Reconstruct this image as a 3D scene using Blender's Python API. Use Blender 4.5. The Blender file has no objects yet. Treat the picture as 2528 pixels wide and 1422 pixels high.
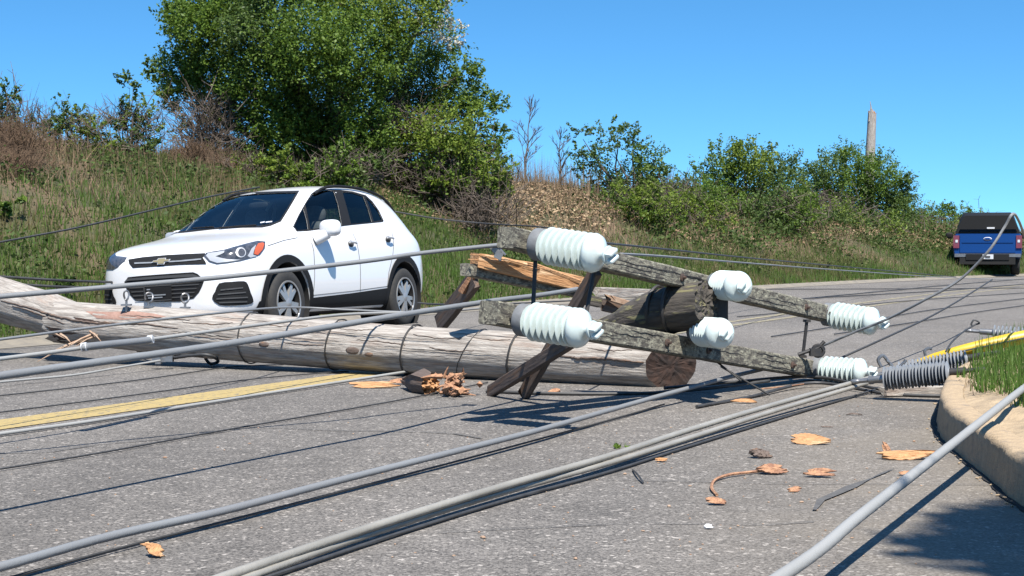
import bpy, bmesh, math, random
import numpy as np
from mathutils import Vector, Matrix, noise
from mathutils.bvhtree import BVHTree
from mathutils.geometry import delaunay_2d_cdt
R = math.radians
scn = bpy.context.scene
COL = scn.collection
# ------------------------------------------------------------ camera
F = 3778.0; CX, CY = 1264.0, 711.0; HY = 605.0; CAMZ = 0.9
PITCH = math.atan((CY - HY) / F)
cam = bpy.data.cameras.new("camera"); camo = bpy.data.objects.new("camera", cam)
COL.objects.link(camo); scn.camera = camo
cam.sensor_width = 36; cam.lens = 36 * F / 2528; cam.clip_start = 0.05; cam.clip_end = 5000
camo.location = (0, 0, CAMZ); camo.rotation_euler = (math.pi / 2 - PITCH, 0, 0)
# ------------------------------------------------------------ light
SUN = Vector((0.30, -0.95, 0)).normalized(); EL = R(59)
SUND = Vector((SUN.x * math.cos(EL), SUN.y * math.cos(EL), math.sin(EL)))
w = bpy.data.worlds.new("World"); scn.world = w; w.use_nodes = True
nt = w.node_tree; nt.nodes.clear()
out = nt.nodes.new("ShaderNodeOutputWorld"); bg = nt.nodes.new("ShaderNodeBackground")
sky = nt.nodes.new("ShaderNodeTexSky"); sky.sky_type = 'NISHITA'; sky.sun_disc = False
sky.sun_elevation = EL; sky.sun_rotation = math.atan2(SUN.x, SUN.y)
sky.air_density = 1.0; sky.dust_density = 0.3; sky.ozone_density = 2.0
tc = nt.nodes.new("ShaderNodeTexCoord"); mp = nt.nodes.new("ShaderNodeMapping")
mp.inputs['Scale'].default_value = (1, 1, 1.5); mp.inputs['Location'].default_value = (0, 0, 0.15)
nt.links.new(tc.outputs['Generated'], mp.inputs[0]); nt.links.new(mp.outputs[0], sky.inputs[0])
hs = nt.nodes.new("ShaderNodeHueSaturation"); hs.inputs['Saturation'].default_value = 1.22; hs.inputs['Value'].default_value = 1.05
nt.links.new(sky.outputs[0], hs.inputs['Color']); gm = nt.nodes.new("ShaderNodeGamma"); gm.inputs[1].default_value = 1.12; nt.links.new(hs.outputs[0], gm.inputs[0])
tn = nt.nodes.new("ShaderNodeMix"); tn.data_type = 'RGBA'; tn.blend_type = 'MULTIPLY'; tn.inputs[0].default_value = 1; tn.inputs[7].default_value = (.74, 1.02, .98, 1)
nt.links.new(gm.outputs[0], tn.inputs[6]); nt.links.new(tn.outputs[2], bg.inputs[0])
bg.inputs[1].default_value = 0.082
nt.links.new(bg.outputs[0], out.inputs[0])
sl = bpy.data.lights.new("sun", 'SUN'); sl.energy = 5.0; sl.angle = R(0.5); sl.color = (1, 0.95, 0.88)
so = bpy.data.objects.new("sun", sl); COL.objects.link(so)
so.rotation_euler = SUND.to_track_quat('Z', 'Y').to_euler(); so.location = (5, -10, 20)
scn.view_settings.view_transform = 'Standard'; scn.view_settings.look = 'None'
scn.view_settings.gamma = 1; scn.view_settings.exposure = 1.25
scn.render.engine = 'CYCLES'

# ------------------------------------------------------------ projection helpers (points measured on the photo, set at real distance)
FW = Vector((0, math.cos(PITCH), -math.sin(PITCH))); UP = Vector((0, math.sin(PITCH), math.cos(PITCH)))
CAM = Vector((0, 0, CAMZ))
def ray(px, py): return Vector((1, 0, 0)) * ((px - CX) / F) + FW + UP * (-(py - CY) / F)
def W(px, py, d): r = ray(px, py); return CAM + r * (d / r.y)
def G(px, py, z=0.0): r = ray(px, py); return CAM + r * ((z - CAMZ) / r.z)

# ------------------------------------------------------------ object helpers
def link(name, me, mat=None):
    o = bpy.data.objects.new(name, me); COL.objects.link(o)
    if mat is not None and me is not None: me.materials.append(mat)
    return o
def tag(o, label=None, cat=None, group=None, kind=None):
    if label: o['label'] = label
    if cat: o['category'] = cat
    if group: o['group'] = group
    if kind: o['kind'] = kind
    return o
def empty(name, M, label, cat, group=None):
    o = bpy.data.objects.new(name, None); COL.objects.link(o)
    if isinstance(M, Vector): M = Matrix.Translation(M)
    o.matrix_world = M; o.empty_display_size = 0.1
    o['wm'] = [v for r_ in M for v in r_]
    return tag(o, label, cat, group)
def wmat(o):
    v = o.get('wm'); 
    return Matrix([v[0:4], v[4:8], v[8:12], v[12:16]]) if v else Matrix()
def part(name, me, mat, parent, M=None, local=False, label=None):
    o = link(name, me, mat); o.parent = parent
    if M is None: M = Matrix()
    root = parent
    if not local:
        o.matrix_parent_inverse = wmat(parent).inverted(); o['wm'] = [v for r_ in M for v in r_]
    else:
        o['wm'] = [v for r_ in (wmat(parent) @ M) for v in r_]
    o.matrix_basis = M
    if label: o['label'] = label
    return o
def clean():
    for o in bpy.data.objects:
        if 'wm' in o: del o['wm']

class MB:
    def __init__(s): s.v = []; s.f = []
    def add(s, vs, fs):
        b = len(s.v); s.v += [tuple(v) for v in vs]; s.f += [tuple(i + b for i in f) for f in fs]; return s
    def box(s, c, h, M=None, taper=1.0, bev=0):
        vs = []
        for z in (-1, 1):
            for (x, y) in ((-1, -1), (1, -1), (1, 1), (-1, 1)):
                t = taper if z > 0 else 1
                v = Vector((c[0] + x * h[0] * t, c[1] + y * h[1] * t, c[2] + z * h[2]))
                vs.append(M @ v if M else v)
        return s.add(vs, [(3, 2, 1, 0), (4, 5, 6, 7), (0, 1, 5, 4), (1, 2, 6, 5), (2, 3, 7, 6), (3, 0, 4, 7)])
    def tube(s, pts, rad, n=8, cap=True):
        pts = [Vector(p) for p in pts]; rs = rad if isinstance(rad, (list, tuple)) else [rad] * len(pts)
        vs = []; ref = None
        for i, p in enumerate(pts):
            t = (pts[min(i + 1, len(pts) - 1)] - pts[max(i - 1, 0)])
            if t.length < 1e-9: t = Vector((0, 0, 1))
            t.normalize()
            if ref is None: ref = Vector((0, 0, 1)) if abs(t.z) < .9 else Vector((1, 0, 0))
            a = (ref - t * ref.dot(t)).normalized(); b = t.cross(a); ref = a
            for k in range(n):
                q = 2 * math.pi * k / n; vs.append(p + (a * math.cos(q) + b * math.sin(q)) * rs[i])
        fs = [(i * n + k, i * n + (k + 1) % n, (i + 1) * n + (k + 1) % n, (i + 1) * n + k) for i in range(len(pts) - 1) for k in range(n)]
        if cap: fs += [tuple(range(n))[::-1], tuple(range((len(pts) - 1) * n, len(pts) * n))]
        return s.add(vs, fs)
    def lathe(s, prof, n=32, M=None, cap=True):
        vs = []
        for (r, z) in prof:
            for k in range(n):
                q = 2 * math.pi * k / n; v = Vector((r * math.cos(q), r * math.sin(q), z)); vs.append(M @ v if M else v)
        m = len(prof)
        fs = [(i * n + k, i * n + (k + 1) % n, (i + 1) * n + (k + 1) % n, (i + 1) * n + k) for i in range(m - 1) for k in range(n)]
        if cap: fs += [tuple(range(n))[::-1], tuple(range((m - 1) * n, m * n))]
        return s.add(vs, fs)
    def blob(s, c, h, e=2.0, nu=20, nv=12, M=None):
        def sp(v, e_): return math.copysign(abs(v) ** (2 / e_), v)
        vs = []
        for j in range(1, nv):
            ph = -math.pi / 2 + math.pi * j / nv
            for i in range(nu):
                th = 2 * math.pi * i / nu
                v = Vector((c[0] + h[0] * sp(math.cos(ph), e) * sp(math.cos(th), e), c[1] + h[1] * sp(math.cos(ph), e) * sp(math.sin(th), e), c[2] + h[2] * sp(math.sin(ph), e)))
                vs.append(M @ v if M else v)
        a = Vector((c[0], c[1], c[2] - h[2])); b = Vector((c[0], c[1], c[2] + h[2]))
        vs += [M @ a if M else a, M @ b if M else b]; n0 = len(vs) - 2
        fs = [(j * nu + i, j * nu + (i + 1) % nu, (j + 1) * nu + (i + 1) % nu, (j + 1) * nu + i) for j in range(nv - 2) for i in range(nu)]
        fs += [(n0, (i + 1) % nu, i) for i in range(nu)] + [((nv - 2) * nu + i, (nv - 2) * nu + (i + 1) % nu, n0 + 1) for i in range(nu)]
        return s.add(vs, fs)
    def mesh(s, name, smooth=True, ang=35):
        me = bpy.data.meshes.new(name); me.from_pydata(s.v, [], s.f); me.validate(); me.update()
        if smooth:
            me.polygons.foreach_set('use_smooth', [True] * len(me.polygons)); me.set_sharp_from_angle(angle=R(ang))
        return me
def np_mesh(name, V, k):
    """V: (n*k,3) array, faces of k consecutive vertices"""
    n = len(V) // k; me = bpy.data.meshes.new(name)
    me.vertices.add(len(V)); me.vertices.foreach_set('co', V.astype(np.float32).ravel())
    me.loops.add(n * k); me.loops.foreach_set('vertex_index', np.arange(n * k, dtype=np.int32))
    me.polygons.add(n); me.polygons.foreach_set('loop_start', np.arange(0, n * k, k, dtype=np.int32))
    me.polygons.foreach_set('loop_total', np.full(n, k, dtype=np.int32))
    me.update(); me.validate(); return me
def along(P0, P1, upv=Vector((0, 0, 1))):
    """matrix whose x axis runs from P0 to P1"""
    x = (P1 - P0).normalized(); y = upv.cross(x).normalized(); z = x.cross(y)
    M = Matrix((x, y, z)).transposed().to_4x4(); M.translation = P0; return M
def zto(P0, P1, spin=0):
    q = (P1 - P0).to_track_quat('Z', 'Y'); M = q.to_matrix().to_4x4() @ Matrix.Rotation(spin, 4, 'Z'); M.translation = P0; return M

def fill2d(poly, step, holes=()):
    xs = [p[0] for p in poly]; ys = [p[1] for p in poly]; edge = []
    for a, b in zip(poly, poly[1:] + poly[:1]):
        k = max(1, int(math.hypot(b[0] - a[0], b[1] - a[1]) / step)); edge += [(a[0] + (b[0] - a[0]) * i / k, a[1] + (b[1] - a[1]) * i / k) for i in range(k)]
    def inside(x, y):
        c = False
        for (x1, y1), (x2, y2) in zip(edge, edge[1:] + edge[:1]):
            if (y1 > y) != (y2 > y) and x < (x2 - x1) * (y - y1) / (y2 - y1) + x1: c = not c
        return c
    ins = []; y = min(ys) + step * .5
    while y < max(ys):
        x = min(xs) + step * .5
        while x < max(xs):
            if inside(x, y) and min((x - e[0]) ** 2 + (y - e[1]) ** 2 for e in edge) > (step * .35) ** 2: ins.append((x, y))
            x += step
        y += step
    n = len(edge)
    if not holes:
        r_ = delaunay_2d_cdt([Vector(p) for p in edge + ins], [(i, (i + 1) % n) for i in range(n)], [], 1, 1e-6); return [tuple(v) for v in r_[0]], [tuple(f) for f in r_[2]]
    allp = list(edge); cons = [(i, (i + 1) % n) for i in range(n)]; hl = []
    for h in holes:
        he = []
        for a, b in zip(h, h[1:] + h[:1]):
            k = max(1, int(math.hypot(b[0] - a[0], b[1] - a[1]) / step)); he += [(a[0] + (b[0] - a[0]) * i / k, a[1] + (b[1] - a[1]) * i / k) for i in range(k)]
        b0 = len(allp); allp += he; cons += [(b0 + i, b0 + (i + 1) % len(he)) for i in range(len(he))]; hl.append(he)
    def ins_(pl, x, y):
        c = False
        for (x1, y1), (x2, y2) in zip(pl, pl[1:] + pl[:1]):
            if (y1 > y) != (y2 > y) and x < (x2 - x1) * (y - y1) / (y2 - y1) + x1: c = not c
        return c
    r_ = delaunay_2d_cdt([Vector(p) for p in allp], cons, [], 1, 1e-6); V_ = [tuple(v) for v in r_[0]]; out_ = []
    for f in r_[2]:
        cx = sum(V_[i][0] for i in f) / len(f); cy = sum(V_[i][1] for i in f) / len(f)
        if not any(ins_(h, cx, cy) for h in hl): out_.append(tuple(f))
    return V_, out_
    return [tuple(v) for v in r_[0]], [tuple(f) for f in r_[2]]
# ------------------------------------------------------------ materials
ALB = 0.60   # overall calibration of the surface colours to the exposure
def mat(name, c1, c2=None, scale=5.0, rough=0.7, metal=0.0, bump=0.0, bscale=None, stretch=(1, 1, 1), lo=0.35, hi=0.65,
        coat=0.0, c3=None, alb=None, s3=1.0, a3=0.55, b3=0.7, detail=4.0, spec=0.5, bdist=0.01, island=None, transl=0.0, anis=None):
    al = ALB if alb is None else alb; sc_ = lambda c: None if c is None else tuple(x * al for x in c); c1, c2, c3, island = sc_(c1), sc_(c2), sc_(c3), sc_(island)
    m = bpy.data.materials.new(name); m.use_nodes = True; t = m.node_tree; N = t.nodes; L = t.links
    b = N['Principled BSDF']; b.inputs['Roughness'].default_value = rough; b.inputs['Metallic'].default_value = metal
    b.inputs['Coat Weight'].default_value = coat; b.inputs['Specular IOR Level'].default_value = spec
    b.inputs['Base Color'].default_value = (*c1, 1)
    tcn = N.new('ShaderNodeTexCoord'); mpn = N.new('ShaderNodeMapping'); mpn.inputs['Scale'].default_value = stretch
    L.new(tcn.outputs['Object'], mpn.inputs[0]); vec = mpn.outputs[0]; col = None
    def nz(sc, det=detail):
        n = N.new('ShaderNodeTexNoise'); n.inputs['Scale'].default_value = sc; n.inputs['Detail'].default_value = det
        n.inputs['Roughness'].default_value = 0.62; L.new(vec, n.inputs['Vector']); return n.outputs['Fac']
    def ramp(fac, a, b_):
        r = N.new('ShaderNodeMapRange'); r.inputs[1].default_value = a; r.inputs[2].default_value = b_; L.new(fac, r.inputs[0]); return r.outputs[0]
    def mix(f, A, B):
        x = N.new('ShaderNodeMix'); x.data_type = 'RGBA'; L.new(f, x.inputs[0])
        for k, s in ((6, A), (7, B)):
            if isinstance(s, tuple): x.inputs[k].default_value = (*s, 1)
            else: L.new(s, x.inputs[k])
        return x.outputs[2]
    if c2 is not None: col = mix(ramp(nz(scale), lo, hi), c1, c2)
    if island is not None:
        g = N.new('ShaderNodeNewGeometry'); col = mix(g.outputs['Random Per Island'], col if col is not None else c1, island)
    if c3 is not None: col = mix(ramp(nz(s3), a3, b3), col if col is not None else c1, c3)
    if col is not None: L.new(col, b.inputs['Base Color'])
    if bump:
        bn = N.new('ShaderNodeBump'); bn.inputs['Strength'].default_value = bump; bn.inputs['Distance'].default_value = bdist
        L.new(nz(bscale or scale), bn.inputs['Height']); L.new(bn.outputs[0], b.inputs['Normal'])
    if transl:
        tr = N.new('ShaderNodeBsdfTranslucent'); ms = N.new('ShaderNodeMixShader'); ms.inputs[0].default_value = transl
        if col is not None: L.new(col, tr.inputs[0])
        else: tr.inputs[0].default_value = (*c1, 1)
        L.new(b.outputs[0], ms.inputs[1]); L.new(tr.outputs[0], ms.inputs[2]); L.new(ms.outputs[0], N['Material Output'].inputs[0])
    return m
M_ = {}
M_['yellow'] = mat('worn_yellow_paint', (0.50, 0.37, 0.13), (0.38, 0.29, 0.13), 40, 0.85, c3=(0.15, 0.14, 0.12), s3=24, a3=0.56, b3=0.66, bump=.3)
M_['faded'] = mat('faded_yellow_paint', (0.40, 0.33, 0.17), (0.28, 0.25, 0.17), 30, 0.85, c3=(0.17, 0.16, 0.15), s3=12, a3=0.48, b3=0.6)
M_['curb'] = mat('kerb_concrete', (0.54, 0.40, 0.245), (0.40, 0.30, 0.19), 25, 0.95, bump=.7, bscale=90, c3=(0.24, .20, .155), s3=7, a3=.58, b3=.72)
M_['gutter'] = mat('gutter_concrete', (0.30, 0.26, 0.20), (0.20, 0.18, 0.15), 6, 0.95, bump=.4, bscale=40)
M_['soil'] = mat('dry_soil', (0.56, 0.42, 0.26), (0.33, 0.25, 0.16), 7, 1.0, bump=1, bscale=40)
M_['bank'] = mat('bank_earth', (0.10, 0.09, 0.04), (0.05, 0.075, 0.018), 1.2, 1.0, bump=1, bscale=12, c3=(0.19, 0.125, 0.07), s3=0.55, a3=.45, b3=.62, bdist=.1)
M_['field'] = mat('far_field', (0.07, 0.09, 0.03), (0.11, 0.09, 0.05), .05, 1.0)
M_['tar'] = mat('tar_crack', (0.085, 0.08, 0.075), (.13, .125, .115), 30, 0.8)
M_['grass'] = mat('grass_blades', (0.07, 0.125, 0.02), (0.035, 0.075, 0.012), 0.7, 0.65, island=(0.12, 0.165, 0.035), transl=.3, c3=(.19, .15, .07), s3=.6, a3=.49, b3=.62, spec=.25, alb=.64)
M_['lush'] = mat('lush_grass', (0.10, 0.20, 0.03), (0.05, 0.11, 0.015), 3, 0.6, island=(0.16, 0.27, 0.05), transl=.35, spec=.25, alb=.62)
M_['dry'] = mat('dry_brush', (0.22, 0.15, 0.09), (0.11, 0.075, 0.05), 1.5, 0.9, island=(0.32, 0.23, 0.15), spec=.1)
M_['twig'] = mat('bare_twig', (0.09, 0.07, 0.058), (0.17, 0.14, 0.115), 6, 0.9, spec=.1)
M_['bramble'] = mat('bramble_stalks', (0.085, 0.055, 0.038), (0.17, 0.115, 0.075), 3, 0.9, spec=.1)
M_['bark'] = mat('bark', (0.09, 0.07, 0.055), (0.16, 0.13, 0.10), 14, 0.95, bump=.6)
def leafm(n, a, b, i): return mat(n, a, b, 0.9, 0.55, island=i, transl=.42, spec=.3, alb=.92)
M_['leafA'] = leafm('leaf_mid_green', (0.075, 0.135, 0.018), (0.038, 0.078, 0.012), (0.14, 0.215, 0.028))
M_['leafB'] = leafm('leaf_yellow_green', (0.12, 0.18, 0.022), (0.07, 0.115, 0.016), (0.19, 0.25, 0.035))
M_['leafC'] = leafm('leaf_blue_green', (0.06, 0.105, 0.024), (0.032, 0.062, 0.016), (0.11, 0.165, 0.035))
M_['weed'] = mat('weed_leaf', (0.055, 0.10, 0.02), (0.03, 0.06, 0.014), .9, .6, island=(0.10, 0.145, 0.035), transl=.35, spec=.2, alb=.75)
M_['weedB'] = mat('olive_weed_leaf', (0.10, 0.115, 0.035), (0.06, 0.075, 0.02), .9, .6, island=(0.15, 0.15, 0.06), transl=.35, spec=.2, alb=.75)
M_['blossom'] = mat('white_blossom', (0.75, 0.70, 0.60), (0.55, 0.55, 0.42), 3, 0.7, transl=.3)
M_['pole'] = mat('weathered_grey_wood', (0.52, 0.48, 0.43), (0.27, 0.235, 0.205), 6, 0.9, bump=1, bscale=9, lo=.38, hi=.62, stretch=(1.0, 9, 9), c3=(0.36, 0.25, 0.19), s3=1.3, a3=.56, b3=.74, detail=9, bdist=.012)
M_['butt'] = mat('shaded_red_heartwood', (0.055, 0.027, 0.018), (0.02, 0.012, 0.010), 16, 0.95, bump=.8)  # red-brown wood with the cross arms' shade worked into the colour
M_['fresh'] = mat('fresh_split_wood', (0.66, 0.36, 0.16), (0.42, 0.20, 0.08), 14, 0.8, bump=.9, stretch=(1, 8, 8), c3=(.85, .60, .36), s3=2.5, bdist=.01)
M_['pink'] = mat('bare_pinkish_wood', (0.45, 0.28, 0.22), (0.30, 0.17, 0.13), 8, 0.9, bump=.6, bscale=40)
M_['tan'] = mat('tan_splinter', (0.50, 0.36, 0.25), (0.36, 0.22, 0.14), 20, 0.85, bump=.5)
M_['paleleaf'] = mat('dead_leaf_litter', (0.26, 0.17, 0.10), (0.14, 0.085, 0.05), 3, 0.9, island=(0.40, 0.30, 0.19), spec=.1, alb=.9)
M_['chip'] = mat('splinter_wood', (0.55, 0.30, 0.16), (0.26, 0.12, 0.07), 40, 0.85, bump=.8, bscale=60)
M_['brace'] = mat('brown_brace_wood', (0.17, 0.125, 0.10), (0.10, 0.07, 0.055), 7, 0.85, bump=.5, stretch=(1, 8, 8), c3=(.24, .13, .07), s3=3)
M_['lichen'] = mat('lichen_timber', (0.25, 0.235, 0.18), (0.08, 0.072, 0.06), 42, 0.95, bump=1, bscale=50, stretch=(.55, 1, 1), lo=.42, hi=.58, c3=(0.40, 0.385, 0.29), s3=55, a3=.55, b3=.66, bdist=.008)
M_['stub'] = mat('dark_pole_top', (0.10, 0.085, 0.07), (0.045, 0.04, 0.035), 8, 0.95, bump=1, stretch=(1, 7, 7), c3=(0.22, .20, .10), s3=4, a3=.55, b3=.62, bdist=.01)
M_['porc'] = mat('pale_porcelain', (0.55, 0.63, 0.61), (0.49, 0.56, 0.54), 9, 0.25, coat=.4, alb=.82, c3=(.42, .45, .40), s3=14, a3=.62, b3=.78, spec=.5)
M_['collar'] = mat('grey_cement_collar', (0.20, 0.21, 0.22), (0.15, 0.155, 0.16), 30, 0.7)
M_['steel'] = mat('galvanised_steel', (0.42, 0.42, 0.42), (0.30, 0.30, 0.30), 25, 0.45, metal=.8)
M_['rust'] = mat('rusty_iron', (0.10, 0.055, 0.035), (0.05, 0.035, 0.03), 60, 0.8)
M_['black'] = mat('black_iron', (0.02, 0.02, 0.022), (0.04, 0.035, 0.03), 30, 0.6)
M_['cable'] = mat('grey_covered_cable', (0.24, 0.25, 0.255), (0.215, 0.22, 0.225), 2, 0.55, bump=.15, bscale=120)
M_['cableL'] = mat('pale_grey_cable', (0.36, 0.36, 0.345), (0.32, 0.32, 0.305), 2, 0.6, bump=.15, bscale=120)
M_['cableM'] = mat('oiled_steel_strand', (0.43, 0.405, 0.35), (0.33, 0.31, 0.265), 3, 0.38, metal=.15, bump=.2, bscale=90)
M_['wire'] = mat('dark_wire', (0.035, 0.035, 0.035), (.055, .055, .055), 20, 0.6)
M_['poly'] = mat('grey_polymer', (0.30, 0.32, 0.35), (0.25, 0.27, 0.29), 20, 0.5)
M_['guard'] = mat('yellow_plastic', (0.75, 0.50, 0.02), (0.66, 0.42, 0.02), 9, 0.45)
M_['white'] = mat('white_car_paint', (0.80, 0.80, 0.80), None, rough=0.32, coat=.8, alb=.70)
M_['plastic'] = mat('black_plastic', (0.009, 0.009, 0.010), (0.014, 0.014, 0.014), 60, 0.7, spec=.25)
M_['gap'] = mat('panel_gap', (0.06, 0.062, 0.065), None, rough=.8)
M_['glass'] = mat('tinted_car_glass', (0.006, 0.010, 0.014), None, rough=0.05, spec=.6)
M_['glassL'] = mat('windscreen_glass', (0.014, 0.022, 0.028), (0.008, .012, .016), 1.5, rough=0.06, spec=.6)
M_['seat'] = mat('grey_seat_cloth', (0.09, 0.09, 0.095), (0.06, 0.06, 0.065), 30, 0.9)
def clear_glass(name, tint, gl=.06):
    m = bpy.data.materials.new(name); m.use_nodes = True; N = m.node_tree.nodes; L = m.node_tree.links; N.clear()
    o = N.new('ShaderNodeOutputMaterial'); mx = N.new('ShaderNodeMixShader'); t = N.new('ShaderNodeBsdfTransparent'); g = N.new('ShaderNodeBsdfGlossy'); f = N.new('ShaderNodeFresnel'); f.inputs[0].default_value = 1.33
    t.inputs[0].default_value = (*tint, 1); g.inputs['Roughness'].default_value = .02; L.new(f.outputs[0], mx.inputs[0]); L.new(t.outputs[0], mx.inputs[1]); L.new(g.outputs[0], mx.inputs[2]); L.new(mx.outputs[0], o.inputs[0]); return m
M_['glassL'] = clear_glass('windscreen_clear_glass', (.84, .92, .90)); M_['glass'] = clear_glass('privacy_glass', (.16, .19, .21))
M_['chrome'] = mat('chrome', (0.72, 0.72, 0.72), None, rough=0.3, metal=.45)
M_['alloy'] = mat('silver_alloy', (0.48, 0.48, 0.48), None, rough=0.3, metal=.5)
M_['rubber'] = mat('tyre_rubber', (0.022, 0.022, 0.022), (0.035, .033, .03), 40, 0.85)
M_['lens'] = mat('lamp_lens', (0.035, 0.038, 0.042), (0.10, 0.10, 0.11), 25, rough=0.1, coat=1)
M_['amber'] = mat('amber_lens', (0.65, 0.12, 0.03), None, rough=.2, coat=1)
M_['gold'] = mat('gold_badge', (0.65, 0.52, 0.28), None, rough=.3, metal=.6)
M_['blue'] = mat('blue_truck_paint', (0.001, 0.045, 0.20), None, rough=.5, coat=.1, spec=.2, alb=.7)
M_['red'] = mat('red_lamp', (0.22, 0.008, 0.02), None, rough=.2, coat=1)
M_['plate'] = mat('white_plate', (0.75, 0.76, 0.78), None, rough=.4)
M_['ink'] = mat('dark_ink', (0.03, 0.03, 0.05), None, rough=.5)
M_['dark'] = mat('interior_dark', (0.008, 0.008, 0.008), None, rough=.9)

def asphalt():
    m = bpy.data.materials.new('asphalt'); m.use_nodes = True; t = m.node_tree; N = t.nodes; L = t.links; b = N['Principled BSDF']
    b.inputs['Roughness'].default_value = .85; b.inputs['Specular IOR Level'].default_value = .3
    tcn = N.new('ShaderNodeTexCoord'); v = tcn.outputs['Object']
    def vor(sc, o='Color'):
        n = N.new('ShaderNodeTexVoronoi'); n.inputs['Scale'].default_value = sc; L.new(v, n.inputs['Vector']); return n.outputs[o]
    def nz(sc, d=3):
        n = N.new('ShaderNodeTexNoise'); n.inputs['Scale'].default_value = sc; n.inputs['Detail'].default_value = d; L.new(v, n.inputs['Vector']); return n.outputs['Fac']
    def mr(f, a, b_, c, d_):
        r = N.new('ShaderNodeMapRange'); L.new(f, r.inputs[0])
        for i, x in enumerate((a, b_, c, d_)): r.inputs[i + 1].default_value = x
        return r.outputs[0]
    def mth(op, A, B):
        x = N.new('ShaderNodeMath'); x.operation = op
        for k, s in enumerate((A, B)):
            if isinstance(s, (int, float)): x.inputs[k].default_value = s
            else: L.new(s, x.inputs[k])
        return x.outputs[0]
    sep = N.new('ShaderNodeSeparateColor'); L.new(vor(150), sep.inputs[0])
    g1 = mr(sep.outputs[0], 0, 1, .45, 1.55)
    sep2 = N.new('ShaderNodeSeparateColor'); L.new(vor(75), sep2.inputs[0])
    g2 = mr(sep2.outputs[1], .90, .97, 1, 2.1)
    big = mr(nz(.35, 4), .3, .7, .84, 1.16); mid = mr(nz(7, 3), .3, .7, .88, 1.12)
    mpr = N.new('ShaderNodeMapping'); mpr.inputs['Rotation'].default_value = (0, 0, R(27.5)); mpr.inputs['Scale'].default_value = (1.0, .05, 1); L.new(v, mpr.inputs[0])
    tr = N.new('ShaderNodeTexNoise'); tr.inputs['Scale'].default_value = .9; tr.inputs['Detail'].default_value = 3; L.new(mpr.outputs[0], tr.inputs['Vector'])
    st = N.new('ShaderNodeTexNoise'); st.inputs['Scale'].default_value = .8; st.inputs['Detail'].default_value = 6; st.inputs['Distortion'].default_value = 1.5; L.new(v, st.inputs['Vector'])
    k = mth('MULTIPLY', mth('MULTIPLY', g1, g2), mth('MULTIPLY', big, mid)); k = mth('MULTIPLY', k, mr(tr.outputs['Fac'], .3, .7, .86, 1.12)); k = mth('MULTIPLY', k, mr(st.outputs['Fac'], .60, .72, 1, .80))
    cr = N.new('ShaderNodeCombineColor')
    for i, c in enumerate((.102, .0935, .084)): L.new(mth('MULTIPLY', k, c), cr.inputs[i])
    # dusty tan film toward the kerb (a stain with its own shape)
    sx = N.new('ShaderNodeSeparateXYZ'); L.new(v, sx.inputs[0])
    dn = mth('SUBTRACT', mth('MULTIPLY', sx.outputs[0], 1.0), mth('MULTIPLY', sx.outputs[1], .16))
    dust = mth('MULTIPLY', mr(dn, -.45, 1.0, 0, 1), mr(sx.outputs[0], 1.0, 3.2, 1, 0.15))
    dust = mth('MULTIPLY', dust, mr(nz(1.8, 4), .3, .65, .25, .8))
    mx = N.new('ShaderNodeMix'); mx.data_type = 'RGBA'; L.new(dust, mx.inputs[0]); L.new(cr.outputs[0], mx.inputs[6]); mx.inputs[7].default_value = (.168, .142, .108, 1)
    L.new(mx.outputs[2], b.inputs['Base Color'])
    bn = N.new('ShaderNodeBump'); bn.inputs['Strength'].default_value = .55; bn.inputs['Distance'].default_value = .004
    L.new(vor(105, 'Distance'), bn.inputs['Height']); L.new(bn.outputs[0], b.inputs['Normal'])
    return m
M_['asphalt'] = asphalt()

# ------------------------------------------------------------ road frame: s along the road, n across it (to the left)
DS = Vector((0.462, 0.887, 0)); DN = Vector((-0.887, 0.462, 0))
def bend(s):
    if s < 26: return 0.0
    if s < 46: return 0.0057 * (s - 26) ** 2
    return 0.0057 * 400 + 0.228 * (s - 46)
def sn(s, n, z=0.0): p = DS * s + DN * (n - bend(s)); p.z = z; return p
EDGE = 11.0
def dip(n): 
    t = min(max((n - 9.0) / 2.0, 0), 1); return -0.06 * t * t * (3 - 2 * t)
def bank_h(s, n):
    top = float(np.interp(s, [20, 30, 40, 50, 60, 80], [2.55, 2.6, 2.35, 1.9, 1.6, 1.0]))
    t = min(max((n - EDGE - .25) / 7.6, 0), 1)
    z = -0.03 + top * (t ** 1.15 * (2 - t) / 1.0 if t < 1 else 1) * 1.0
    z += 0.16 * noise.noise(Vector((s * .35, n * .45, 0))) * min(1, t * 4) + .07 * noise.noise(Vector((s * 1.3, n * 1.5, 3))) * min(1, t * 4)
    if n > 22: z -= (n - 22) * 0.12
    return z
def grid(name, S, N_, zf, mt, label=None):
    mb = MB(); vs = [sn(s, n, zf(s, n)) for s in S for n in N_]; m = len(N_)
    mb.add(vs, [(i * m + j, (i + 1) * m + j, (i + 1) * m + j + 1, i * m + j + 1)[::-1] for i in range(len(S) - 1) for j in range(m - 1)])
    o = link(name, mb.mesh(name, True, 80), mt); tag(o, kind='structure'); return o
fr = lambda a, b, st: list(np.arange(a, b + 1e-6, st))
mb = MB(); mb.add([(-2500, -300, -.25), (2500, -300, -.25), (2500, 3500, -.6), (-2500, 3500, -.6)], [(0, 1, 2, 3)])
tag(link('ground', mb.mesh('ground'), M_['field']), kind='structure')
grid('road', fr(-14, 60, 1) + fr(65, 200, 5), [-24, -12, -4, 0, 3, 6, 8, 9, 9.5, 10, 10.5, 11.05], lambda s, n: dip(n), M_['asphalt'])
grid('gutter', fr(-14, 60, 1) + fr(65, 200, 5), [10.62, 10.8, 11.0, 11.2, 11.3], lambda s, n: dip(n) + .006 + (.05 if n > 11.1 else 0), M_['gutter'])
grid('bank', fr(-14, 90, .5) + fr(92, 200, 4), [11.2] + fr(11.5, 24, .4) + [27, 31, 38, 50], bank_h, M_['bank'])

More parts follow.
